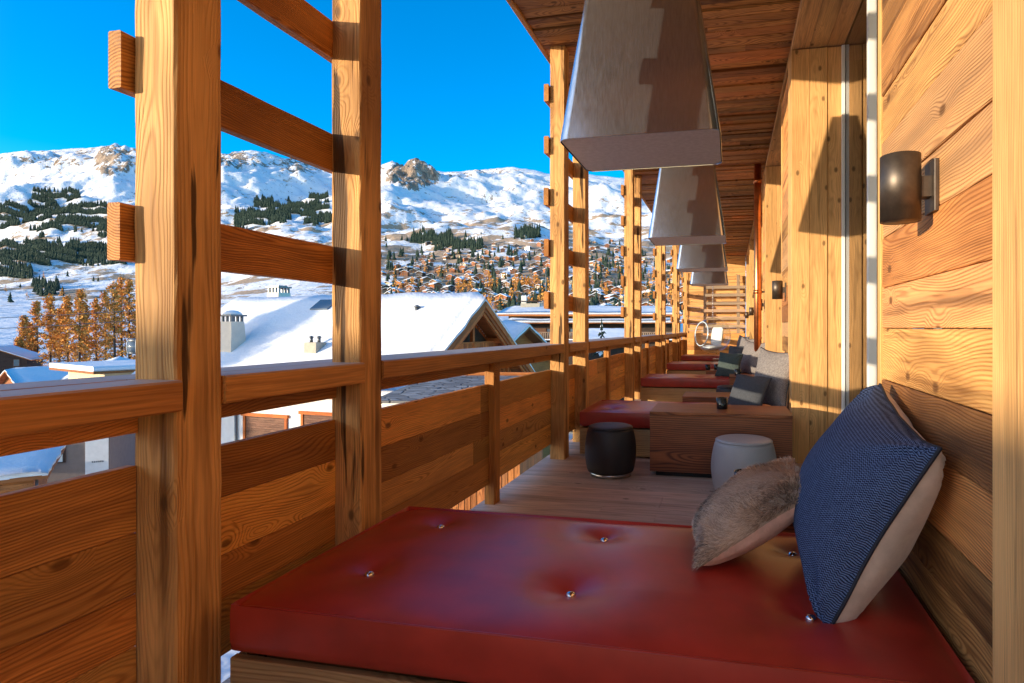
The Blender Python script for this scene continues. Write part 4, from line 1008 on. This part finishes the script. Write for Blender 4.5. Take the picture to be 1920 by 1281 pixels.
chalet(965, 185, 10, 10, 8.5, TH + math.radians(-35), 'orange timber chalet far behind the rooftop chimney', .42, 'barn', zg=-8, seed=15)
# left side
chalet(215, 62, 7, 12, 5.0, TH + math.radians(38), 'small timber chalet with snowy roof below the gondola cabin', .38, 'barn', zg=-8.9, seed=16, balcony=False)
chalet(25, 75, 8, 9, 3.2, TH + math.radians(-30), 'small brown chalet with snowy roof at the left edge, left of the larches', .45, 'barn', zg=-9.2, seed=17, balcony=False)
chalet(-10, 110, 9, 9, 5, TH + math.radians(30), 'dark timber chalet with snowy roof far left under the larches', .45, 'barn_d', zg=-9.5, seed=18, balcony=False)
# lower left, seen through the gap of the balustrade
def shed():
    o = W(-48, 21.8); o.z = -7.8; t = thing('timber_shed', 'timber shed with a deep snow roof low at the left edge', 'shed', o, TH + math.radians(36))
    def zy(y, D=23): return H + (CY - y) / F_PX * D + 7.8
    m_ = MB(); z = 0; x1 = 1.55; ze, zb = zy(890), zy(836, 26.4)
    while z < ze - .1: m_.timber((-4, .3, z + .09), ux, uz, uy, x1 + 4.0, .175, .06, ch=.005); z += .18
    m_.box((-3.9, .36, 0), (x1 - .1, 4, ze - .1)); m_.build('wall', M['barn'], t, world=False)
    m_ = MB(); m_.prism([(-4.4, 0, ze), (-4.4, 4.4, zb), (-4.4, 4.4, zb - .15), (-4.4, 0, ze - .15)], (6.4, 0, 0)); m_.build('roof', M['barn'], t, world=False)
    m_ = MB(); snowroof(m_, -4.4, 2.0, [(0, ze), (2.2, (ze + zb) / 2), (4.4, zb)], .28, 3, 16); m_.build('roof_snow', M['snow'], t, world=False)
    m_ = MB(); m_.tube([(x1 + .1, .2, 0), (x1 + .1, .2, ze - .1)], .05, 8); m_.build('gutter_pipe', M['leadgrey'], t, world=False)
shed()
def taupe_house():
    o = W(122, 33); o.z = -8.4; rz = TH + math.radians(24); t = thing('house', 'taupe plastered house with white framed windows and a projecting roof, low left', 'house', o, rz)
    m_ = MB(); m_.box((-1.9, 0, 0), (2.0, 6, 5.2)); m_.build('wall', M['taupe'], t, world=False)
    m_ = MB(); m_.box((.90, -.04, .3), (1.95, .02, 4.9)); wp = m_.build('wall_panel', M['plaster'], t, world=False)
    m_ = MB()   # faint line of lettering strokes on the white panel
    x = 1.2
    for wl in (.06, .02, .05, .03, .05, .05, .04, .06, .05, .03): m_.box((x, -.052, 2.02), (x + wl * .8, -.041, 2.02 + .06 + wl * .6), ch=.001); x += wl + .012
    m_.build('lettering', M['leadgrey'], wp, world=False)
    for (x, z) in ((-1.3, 4.1), (-.6, 2.2), (-1.5, 1.9), (.95, 4.1)):
        m_ = MB(); m_.box((x - .10, -.08, z - .06), (x + .62, .02, z + .96)); f = m_.build('window', M['barn_d'], t, world=False)
        m_ = MB(); m_.box((x, -.10, z), (x + .52, -.07, z + .9)); m_.build('pane', M['lightpane'], f, world=False)
    m_ = MB(); m_.prism([(-2.2, -1.0, 5.6), (.6, -1.0, 6.1), (3.4, -1.0, 5.0), (3.4, -1.0, 4.85), (.6, -1.0, 5.9), (-2.2, -1.0, 5.4)], (0, 7.4, 0)); m_.build('roof', M['barn'], t, world=False)
    m_ = MB(); m_.prism([(-2.25, -1.05, 5.85), (.6, -1.05, 6.35), (3.45, -1.05, 5.2), (3.45, -1.05, 5.01), (.6, -1.05, 6.11), (-2.25, -1.05, 5.61)], (0, 7.5, 0)); m_.build('roof_snow', M['snow'], t, world=False)
    m_ = MB(); m_.timber((2.0, -.5, 4.2), (.75, 0, .62), uy, Vector((-.62, 0, .75)), 1.15, .14, .12); m_.timber((2.0, -.5, 4.95), ux, uy, uz, 1.1, .12, .12); m_.build('bracket', M['barn'], t, world=False)
    m_ = MB(); m_.prism([(-2.2, -1.4, 1.9), (-.6, -1.4, 2.3), (-.6, -1.4, 2.2), (-2.2, -1.4, 1.8)], (0, 1.4, 0)); cn = m_.build('porch_roof', M['leadgrey'], t, world=False)
taupe_house()
def yellow_house():
    o = W(196, 47); o.z = -8.6; rz = TH + math.radians(58); t = thing('house', 'long yellow house with rows of windows behind the taupe house', 'house', o, rz)
    m_ = MB(); m_.box((0, 0, 0), (12, 8, 6.3)); m_.build('wall', M['cream'], t, world=False)
    for i in range(5):
        for z in (.9, 3.4):
            m_ = MB(); x = .8 + i * 2.3; m_.box((x, -.09, z), (x + 1.0, .02, z + 1.5)); f = m_.build('window', M['shutter'], t, world=False)
            m_ = MB(); m_.box((x + .12, -.11, z + .12), (x + .88, -.08, z + 1.38)); m_.build('pane', M['lightpane'], f, world=False)
    for z in (.9, 3.4): m_ = MB(); m_.box((-.09, 1.2, z), (.02, 2.4, z + 1.5)); m_.build('window', M['shutter'], t, world=False)
    m_ = MB(); m_.box((-1, -1.0, 6.3), (13, 9, 6.5)); m_.build('roof', M['barn'], t, world=False)
    m_ = MB(); m_.box((-1, -1.0, 6.502), (13, 9, 6.9), ch=.1); m_.build('roof_snow', M['snow'], t, world=False)
yellow_house()
# slab roofed porch under the handrail
def porch():
    o = W(820, 15.5); o.z = -8.0; rz = TH - math.radians(2); t = thing('porch', 'porch roof of grey stone slabs seen under the handrail', 'porch', o, rz)
    def zy(y, D): return H + (CY - y) / F_PX * D + 8.0
    zn, zf = zy(752, 14), zy(704, 18.6)
    m_ = MB(); m_.prism([(-1.15, -1.5, zn), (-1.15, 3.1, zf), (-1.15, 3.1, zf - .06), (-1.15, -1.5, zn - .06)], (3.6, 0, 0)); m_.build('slab_roof', M['slab'], t, world=False)
    m_ = MB(); m_.timber((-1.2, 3.15, zf + .02), ux, uy, uz, 3.7, .12, .16); m_.timber((-1.2, -1.5, zn - .12), Vector((0, 4.6, zf - zn)), ux, uz, 4.65, .12, .14)
    for xx in (-1.1, .6, 2.2): m_.timber((xx, 2.9, 0), uz, ux, uy, zf - .1, .16, .16); m_.timber((xx, -1.2, 0), uz, ux, uy, zn - .16, .16, .16)
    m_.build('frame', M['barn'], t, world=False)
    m_ = MB(); y = -1.3
    while y < 2.9: m_.timber((2.35, y + .07, .2), uz, uy, ux, zn - .5, .13, .03); y += .15
    x = -1.0
    while x < 2.3: m_.timber((x + .07, -1.32, .2), uz, ux, uy, zn - .5, .13, .03); x += .15
    m_.build('boarding', M['barn'], t, world=False)
porch()
# unseen houses added outside the picture to throw shade on the near bay
def shade_house(cx, cy, rz, wid, dep, hwall, label, slope=.4):
    t = thing('chalet', label, 'house', (cx, cy, -8.4), rz); hw = wid / 2
    m_ = MB(); m_.prism([(-hw, -dep / 2, 0), (hw, -dep / 2, 0), (hw, -dep / 2, hwall), (0, -dep / 2, hwall + slope * hw), (-hw, -dep / 2, hwall)], (0, dep, 0)); m_.build('wall', M['barn'], t, world=False)
    m_ = MB(); k = .15; m_.prism([(-hw - .6, -dep / 2 - .5, hwall - slope * .6 + k), (0, -dep / 2 - .5, hwall + slope * hw + k), (hw + .6, -dep / 2 - .5, hwall - slope * .6 + k), (hw + .6, -dep / 2 - .5, hwall - slope * .6 + .02), (0, -dep / 2 - .5, hwall + slope * hw + .02), (-hw - .6, -dep / 2 - .5, hwall - slope * .6 + .02)], (0, dep + 1, 0)); m_.build('roof', M['snow'], t, world=False)
pd = Vector((-SUN_T.y, SUN_T.x, 0)).normalized(); hd_ = Vector((SUN_T.x, SUN_T.y, 0)).normalized()
drop = -SUN_T.z / Vector((SUN_T.x, SUN_T.y, 0)).length
def sunback(x, y, z, d): return Vector((x, y, z)) - hd_ * d + uz * (drop * d)
q = sunback(-1.7, 1.4, 1.5, 17.0)       # eave line end shading the near posts
cc = q - pd * 5.2
shade_house(cc.x, cc.y, math.atan2(hd_.y, hd_.x), 7.0, 12.4, q.z + 8.4 - .35 - 1.4, 'unseen timber chalet added behind the camera on the left to shade the near bay')

q = sunback(-1.7, 6.6, .60, 17.0); cc = q - pd * 2.2
shade_house(cc.x, cc.y, math.atan2(hd_.y, hd_.x), 6.0, 3.2, q.z + 8.4 - .35 - 1.2, 'unseen small garage added behind the camera on the left to shade the balcony floor')
# ------------------------------------------------------------------ trees, village, cable car
def tree_spruce(n_layers=13, boughs=15, seed=1, snowy=.0):
    r = random.Random(seed); cr = MB(); hgt = 1.0
    for k in range(n_layers):
        f = k / (n_layers - 1); z = .10 + .86 * f; rad = .235 * (1 - f) ** .85 + .012; nb = max(5, int(boughs * (1 - f * .6)))
        for i in range(nb):
            a = 2 * math.pi * (i + r.random() * .8) / nb; R_ = rad * r.uniform(.65, 1.15); d = Vector((math.cos(a), math.sin(a), 0)); s = Vector((-d.y, d.x, 0)); wd = R_ * r.uniform(.22, .34); dz = R_ * r.uniform(.25, .5); zz = z + r.uniform(-.02, .02)
            p0 = Vector((0, 0, zz + R_ * .12)); pm = d * R_ * .55 + uz * (zz - dz * .25); p1 = d * R_ + uz * (zz - dz)
            tn = min(1, max(0, r.uniform(.0, .8)))
            cr.add([p0, pm + s * wd, p1, pm - s * wd, pm + uz * .012], [(0, 1, 4), (0, 4, 3), (1, 2, 4), (4, 2, 3)], None, tn, 1 if r.random() < snowy else 0)
            for q in range(2):
                sg = r.choice((-1, 1)); b0 = d * R_ * r.uniform(.4, .8) + uz * (zz - dz * .4); cr.add([b0, b0 + (s * sg * .9 + d * .5) * wd * 1.1 - uz * dz * .35, b0 + (d * .9 + s * sg * .1) * wd], [(0, 1, 2)], None, tn)
    cr.add([(-.012, 0, .93), (.012, 0, .93), (0, 0, 1.02)], [(0, 1, 2)], None, .5); cr.add([(0, -.012, .93), (0, .012, .93), (0, 0, 1.02)], [(0, 1, 2)], None, .5)
    return cr
def spruce(loc, hgt, label, seed, snowy=.1, group=None):
    t = thing('spruce_tree', label, 'tree', loc, rnd.uniform(0, 6), group); c = tree_spruce(16 if hgt < 15 else 26, 20 if hgt < 15 else 46, seed, snowy); c.v = [(x * hgt, y * hgt, z * hgt) for x, y, z in c.v]; c.build('crown', [M['spruce'], M['snow']], t, world=False)
    m_ = MB(); m_.tube([(0, 0, -.3), (0, 0, hgt * .5), (0, 0, hgt * .98)], [hgt * .018, hgt * .011, .01], 7); m_.build('trunk', M['bark'], t, world=False)
def larch(loc, hgt, label, seed, dens=1.0):
    r = random.Random(seed); t = thing('larch_tree', label, 'tree', loc, 0, 'golden larches at the left of the view')
    tr = MB(); cr = MB(); lean = Vector((r.uniform(-.03, .03), r.uniform(-.03, .03), 1))
    tr.tube([lean * hgt * f for f in (-.02, .3, .6, .85, 1.0)], [hgt * k for k in (.013, .010, .0065, .003, .001)], 6)
    z = .16 + r.uniform(0, .15)
    while z < .985:
        R_ = hgt * .155 * ((1 - z) ** .75 + .06) * r.uniform(.55, 1.2)
        a = r.uniform(0, 6.28); d = Vector((math.cos(a), math.sin(a), r.uniform(-.15, .25))); p0 = lean * hgt * z; p1 = p0 + d * R_
        tr.tube([p0, p0 + d * R_ * .6, p1 - uz * R_ * .1], [hgt * .0022, hgt * .0016, hgt * .0008], 3, cap=False)
        n_ = int(80 * dens * r.uniform(.3, 1.3) * (.5 if z < .4 else 1.0))
        for i in range(n_):
            f = r.uniform(.15, 1.05); c = p0 + d * R_ * f + Vector((r.gauss(0, .25), r.gauss(0, .25), r.gauss(-.12, .22))); s = r.uniform(.09, .25)
            u = Vector((r.gauss(0, 1), r.gauss(0, 1), r.gauss(0, 1))).normalized() * s; v = Vector((r.gauss(0, 1), r.gauss(0, 1), r.gauss(0, 1))).normalized() * s
            cr.add([c - u, c + v, c + u * .8, c - v * .9], [(0, 1, 2, 3)], None, r.random())
        z += r.uniform(.007, .017)
    cr.build('crown', M['larch'], t, world=False); tr.build('trunk', M['bark'], t, world=False)
lx = [(42, 600), (58, 612), (72, 575), (95, 562), (112, 588), (128, 566), (148, 556), (160, 580), (182, 572), (200, 556), (216, 540), (229, 532), (243, 536), (256, 548), (268, 560), (35, 640), (285, 570)]
LL = ['leftmost low golden larch', 'short larch beside the leftmost larches', 'tall larch at the left of the larch grove', 'rounded orange larch left of the grove centre', 'thin larch in the left half of the grove', 'orange larch standing in the grove middle', 'tall orange larch with a narrow top in the grove middle', 'sparse larch just right of the grove middle', 'sparse larch behind the small spruce', 'tall larch left of the tallest larches', 'very tall larch near the nearest post', 'tallest golden larch beside the nearest post', 'bare topped larch beside the nearest post', 'larch just left of the gondola cabin', 'larch right above the gondola cabin', 'small larch at the foot of the left end of the grove', 'larch mostly hidden behind the nearest post']
for i, (x, yt) in enumerate(lx):
    D = 112 + rnd.uniform(-8, 18); p = ground_at(x, D); h_ = (H + (CY - yt) / F_PX * D - p.z) * 1.10
    larch(p - uz * .3, h_, LL[i], 40 + i, .85 if x < 170 else .55)
p = ground_at(72, 80); spruce(p, 5.4 , 'small dark spruce in front of the golden larches', 5, .12)
p = ground_at(118, 84); spruce(p, 4.0, 'shorter dark spruce half hidden above the handrail, right of the other small spruce', 6, .1)
p = W(1128, 42, -8.9); spruce(p, 10.8, 'snow dusted spruce in front of the white roofs between the second and third trellis', 8, .3)
# shrubs below the balcony, frosted
sh = MB(); r = random.Random(5)
for cx_, D_, n_ in ((245, 30, 500), (180, 27, 400), (1010, 9.5, 500), (960, 8.6, 300)):
    c = W(cx_, D_, -8.2)
    for i in range(n_):
        q = c + Vector((r.gauss(0, 2.0 if D_ > 20 else 1.0), r.gauss(0, .8), abs(r.gauss(0, .6)))); u = Vector((r.gauss(0, 1), r.gauss(0, 1), r.gauss(0, 1))).normalized() * .14; v = Vector((r.gauss(0, 1), r.gauss(0, 1), r.gauss(0, 1))).normalized() * .14
        sh.add([q - u, q + v, q + u, q - v], [(0, 1, 2, 3)], None, r.random())
tag(sh.build('shrubs', M['shrub']), 'snow dusted shrubs below the balustrade', 'shrubs', kind='stuff')
# low poly trees for the slopes
def lowtree(kind, seed):
    r = random.Random(seed); m_ = MB()
    if kind == 'spruce':
        for k in range(5):
            z = .06 + .17 * k; rad = .21 * (1 - k / 5.4); n_ = 7; top = (0, 0, min(1.0, z + .36)); ring = [(math.cos(2 * math.pi * i / n_ + k) * rad * r.uniform(.6, 1.15), math.sin(2 * math.pi * i / n_ + k) * rad * r.uniform(.6, 1.15), z + r.uniform(-.03, .03)) for i in range(n_)]
            m_.add(ring + [top], [(i, (i + 1) % n_, n_) for i in range(n_)], None, r.uniform(.1, .7))
    else:
        for i in range(46):
            z = r.uniform(.15, 1.0); rad = .19 * (1 - z) ** .6 + .02; a = r.uniform(0, 6.28); c = Vector((math.cos(a) * rad * r.uniform(.2, 1), math.sin(a) * rad * r.uniform(.2, 1), z)); s = r.uniform(.03, .07)
            u = Vector((r.gauss(0, 1), r.gauss(0, 1), r.gauss(0, 1))).normalized() * s; v = Vector((r.gauss(0, 1), r.gauss(0, 1), r.gauss(0, 1.5))).normalized() * s
            m_.add([c - u, c + v, c + u, c - v], [(0, 1, 2, 3)], None, r.random())
    m_.tube([(0, 0, -.05), (0, 0, .5)], [.014, .008], 4, 1)
    return m_
# forests on the mountain flanks
fo = MB(); r = random.Random(11); lows = [lowtree('spruce', i) for i in range(5)]
bands = [((0, 40), (60, 368), 520), ((0, 205), (372, 436), 620), ((60, 150), (362, 385), 110), ((0, 150), (448, 500), 420), ((150, 240), (455, 500), 260), ((185, 245), (415, 446), 110), ((440, 545), (388, 424), 360), ((540, 602), (380, 408), 200), ((570, 626), (398, 422), 130), ((476, 512), (372, 392), 60), ((580, 615), (370, 384), 40), ((965, 1012), (436, 448), 60), ((770, 850), (446, 458), 60), ((815, 905), (455, 470), 70), ((0, 60), (500, 528), 50), ((60, 110), (530, 556), 40), ((725, 830), (328, 352), 0)]
for (xa, xb), (ya, yb), n_ in bands:
    if xb - xa == 40 and ya == 60: continue
    for i in range(int(n_ * 3.4)):
        fx, fy = r.random(), r.random(); x = xa + (xb - xa) * fx
        edge = .5 + .5 * noise.noise(Vector((x / 22.0, ya, 1)))
        y = ya + (yb - ya) * (1 - (1 - fy) * (.35 + .65 * edge)) + 6 * noise.noise(Vector((x / 30.0, fy * 3, 9)))
        if xa == 440: y += (545 - x) * .17 - 8
        if noise.noise(Vector((x / 16.0, y / 12.0, 4))) < -.42: continue
        p, D = march(x, y, 320)
        if p is None: continue
        hh = r.uniform(13, 22) * (D / 1500) ** .3; m_ = r.choice(lows); b = len(fo.v); a = r.uniform(0, 6.28); ca, sa = math.cos(a) * hh, math.sin(a) * hh; wdn = r.uniform(.9, 1.3)
        fo.v += [((q[0] * ca - q[1] * sa) * wdn + p.x, (q[0] * sa + q[1] * ca) * wdn + p.y, q[2] * hh + p.z) for q in m_.v]; fo.g += m_.g; tn = r.uniform(-.1, .4); fo.t += [t_ * .5 + tn for t_ in m_.t]; fo.f += [tuple(k + b for k in f) for f in m_.f]; fo.m += [0] * len(m_.f); fo.sm += [False] * len(m_.f)
tag(fo.build('forest', M['spruce']), 'dark spruce forest patches on the snowy mountain flanks', 'forest', kind='stuff')
# village chalets on the slope, each an object
def vhouse(kind, seed):
    r = random.Random(seed); m_ = MB(); w_, d_, h_ = 9.0 + r.uniform(-1, 3), 10.0, 5.6 + r.uniform(0, 2); hw = w_ / 2; zr = h_ + .42 * hw
    m_.prism([(-hw, 0, -4), (hw, 0, -4), (hw, 0, h_), (0, 0, zr), (-hw, 0, h_)], (0, d_, 0), 0)
    o = 1.2; pr = [(-hw - o, h_ - .42 * o + .15), (0, zr + .15), (hw + o, h_ - .42 * o + .15)]
    for k, th, mi in ((0, .25, 1), (.26, .5, 2)):
        m_.prism([(x, -o, z + k + (th if mi == 2 else 0)) for x, z in pr] + [(x, -o, z + k - (.25 if mi == 1 else 0)) for x, z in reversed(pr)], (0, d_ + 2 * o, 0), mi)
    if kind == 2: m_.box((-hw - .06, -.06, -4), (hw + .06, d_, 2.6), 3)
    nz = (0.6, 3.2) if h_ < 6.6 else (.6, 3.2, 5.4)
    for z in nz:
        for i in range(4): xx = -hw + (i + .5) * w_ / 4; m_.box((xx - .55, -.12, z), (xx + .55, .0, z + 1.4), 4)
        if z > 1: m_.box((-hw + .3, -1.0, z - .8), (hw - .3, -.05, z - .05), 1)
    m_.box((hw * .3, d_ * .5, zr - 1), (hw * .3 + .9, d_ * .5 + .9, zr + 1.4), 3)
    return m_
vm = {0: ['barn', 'barn', 'snow', 'plaster', 'pane'], 1: ['barn_d', 'barn_d', 'snow', 'plaster', 'pane'], 2: ['vill', 'barn', 'snow', 'plaster', 'pane'], 3: ['cream', 'barn', 'snow', 'plaster', 'pane']}
M['vill'] = wood('honey_chalet_boards', (.42, .20, .075), (.20, .08, .025), 16, .12, .5, .75, 0, .2, .3, .5, .2)
VL = ['brown timber chalet with snowy roof in the hillside village', 'dark brown chalet with snowy roof in the hillside village', 'honey coloured chalet on a white base in the hillside village', 'cream walled chalet with snowy roof in the hillside village']
protos = {}
r = random.Random(21); placed = []; cnt = 0
zones = [((725, 1030), (500, 585), 118), ((790, 1030), (455, 505), 60), ((1070, 1170), (455, 590), 62), ((1195, 1290), (470, 590), 34), ((700, 800), (520, 580), 14), ((10, 60), (560, 600), 0)]
for (xa, xb), (ya, yb), n_ in zones:
    k = 0; tries = 0
    while k < n_ and tries < n_ * 12:
        tries += 1; x = r.uniform(xa, xb); y = r.uniform(ya, yb)
        if noise.noise(Vector((x / 40.0, y / 18.0, 2))) < -.25: continue
        p, D = march(x, y)
        if p is None or any((p - q).length < 15 for q in placed): continue
        placed.append(p); k += 1; kind = r.choice((0, 0, 0, 1, 1, 2, 2, 3)); var = r.randrange(3); key = (kind, var)
        if key not in protos:
            o = vhouse(kind, kind * 10 + var).build('village_chalet', [M[q] for q in vm[kind]]); protos[key] = o
        else:
            o = protos[key].copy(); COL.objects.link(o)
        o.location = p - uz * .5; o.rotation_euler = (0, 0, TH + r.uniform(-.9, .9)); sc_ = r.uniform(.72, 1.12) * (.8 + .2 * sstep(460, 560, y)); o.scale = (sc_, sc_, sc_)
        tag(o, VL[kind], 'house', 'chalets of the hillside village')
# trees between the village chalets
tp = {}; r = random.Random(31)
tz = [((725, 1030), (478, 590), 250), ((1070, 1170), (480, 592), 100), ((1195, 1290), (490, 592), 60), ((900, 1030), (535, 585), 70), ((640, 1240), (440, 500), 40), ((0, 260), (515, 570), 14)]
for (xa, xb), (ya, yb), n_ in tz:
    k = 0; tries = 0
    while k < n_ and tries < n_ * 8:
        tries += 1; x = r.uniform(xa, xb); y = r.uniform(ya, yb)
        if noise.noise(Vector((x / 30.0, y / 12.0, 7))) < -.05: continue
        p, D = march(x, y)
        if p is None or any((p - q).length < 8 for q in placed): continue
        k += 1; kind = 'larch' if (noise.noise(Vector((x / 60.0, y / 25.0, 3))) + r.uniform(-.4, .4)) > -.02 and y > 515 else 'spruce'; var = r.randrange(4); key = (kind, var)
        if key not in tp:
            o = lowtree(kind, 60 + var).build('larch_tree' if kind == 'larch' else 'spruce_tree', [M[kind], M['bark']]); tp[key] = o
        else: o = tp[key].copy(); COL.objects.link(o)
        hh = r.uniform(9, 20); o.location = p - uz * .4; o.rotation_euler = (0, 0, r.uniform(0, 6)); o.scale = (hh * 1.2, hh * 1.2, hh)
        tag(o, 'orange larch among the hillside chalets' if kind == 'larch' else 'dark spruce among the hillside chalets', 'tree', 'larches of the hillside village' if kind == 'larch' else 'spruces of the hillside village')
# cable car
def gondola(loc, rz, label, s=1.0, top=2.2):
    t = thing('gondola_cabin', label, 'cable car', loc, rz, 'gondola cabins'); m_ = MB()
    pr = [(0, 0), (.75, .02), (1.0, .2), (1.10, .9), (1.02, 1.6), (.75, 2.0), (0, 2.08)]
    def body(mb, lo, hi, k, mi): mb.lathe([(max(r_, .001) * k * s, z * s) for r_, z in pr[lo:hi]], (0, 0, 0), 14, mi)
    body(m_, 0, 3, 1, 0); body(m_, 4, 7, 1, 0); m_.build('body', M['leadgrey'], t, world=False)
    m_ = MB(); body(m_, 2, 5, .985, 0); m_.build('window', M['pane'], t, world=False)
    m_ = MB()
    for i in range(5):
        a = 2 * math.pi * i / 5; m_.tube([(math.cos(a) * r_ * s * 1.01, math.sin(a) * r_ * s * 1.01, z * s) for r_, z in pr[1:6]], .05 * s, 5)
    m_.build('frame', M['white'], t, world=False)
    m_ = MB(); m_.tube([(0, 0, 2.05 * s), (.25 * s, 0, 2.5 * s), (.25 * s, 0, (2.05 + top) * s), (0, 0, (2.2 + top) * s)], .06 * s, 6); m_.build('hanger', M['leadgrey'], t, world=False)
g0 = W(258, 86, None, 664); gondola(g0, .4, 'gondola cabin with dark windows hanging beside the nearest post', 1.15, 2.6)
g1 = W(1021, 150, None, 586); gondola(g1, .2, 'distant gondola cabin hanging left of the second trellis', 1.5, 5.0)
def cable(x0, y0, D0, x1, y1, D1, sag, label, r_=.045):
    a, b = W(x0, D0, None, y0), W(x1, D1, None, y1); m_ = MB(); m_.tube([a.lerp(b, i / 24) - uz * sag * 4 * (i / 24) * (1 - i / 24) for i in range(25)], r_, 5); tag(m_.build('cable', M['leadgrey']), label, 'cable')
cable(-500, 610, 70, 420, 570, 96, .6, 'upper thin cable crossing the golden larches'); cable(-500, 632, 70, 420, 588, 96, .6, 'lower thin cable crossing the golden larches')

# spruces added outside the picture to cast shade across the big snow roof
eyr = Vector((-.111, -.994, 0)); rn_ = (eyr * .7 + uz).normalized(); ra = W(910, 28); ra.z = 2.97
for i, (x, y, dd, hh) in enumerate([(470, 612, 34, 18.5), (540, 588, 40, 19.5), (600, 572, 45, 20.5), (455, 632, 50, 19.5)]):
    q = ray_plane(x, y, ra, rn_); zt0 = q.z + drop * dd; q = q - hd_ * dd; q.z = -8.6; hh = (zt0 + 8.6) + 2.6 + i * .5
    spruce(q, hh, 'tall dark spruce added outside the view on the left to shade the big roof', 70 + i, .05, 'shade spruces added beyond the left edge')
# scrub and gardens between the chalets: nobody could count it
r = random.Random(77); sb = MB()
for (xa, xb), (ya, yb), n_ in (((725, 1035), (478, 592), 1500), ((1070, 1290), (478, 592), 900)):
    for i in range(n_):
        x, y = r.uniform(xa, xb), yb - (yb - ya) * r.random() ** 1.3
        if noise.noise(Vector((x / 26.0, y / 10.0, 11))) < -.05: continue
        p, D = march(x, y)
        if p is None: continue
        for k in range(3):
            c = p + Vector((r.gauss(0, 2.5), r.gauss(0, 2.5), r.uniform(.3, 2.6))); s1 = r.uniform(.7, 2.0); u = Vector((r.gauss(0, 1), r.gauss(0, 1), r.gauss(0, .5))).normalized() * s1; v = Vector((r.gauss(0, .4), r.gauss(0, .4), 1)).normalized() * s1
            sb.add([c - u, c + v, c + u, c - v * .7], [(0, 1, 2, 3)], None, r.random(), r.choice((0, 0, 0, 1)))
tag(sb.build('scrub', [M['scrub'], M['spruce']]), 'brown scrub and garden bushes between the hillside chalets', 'scrub', kind='stuff')
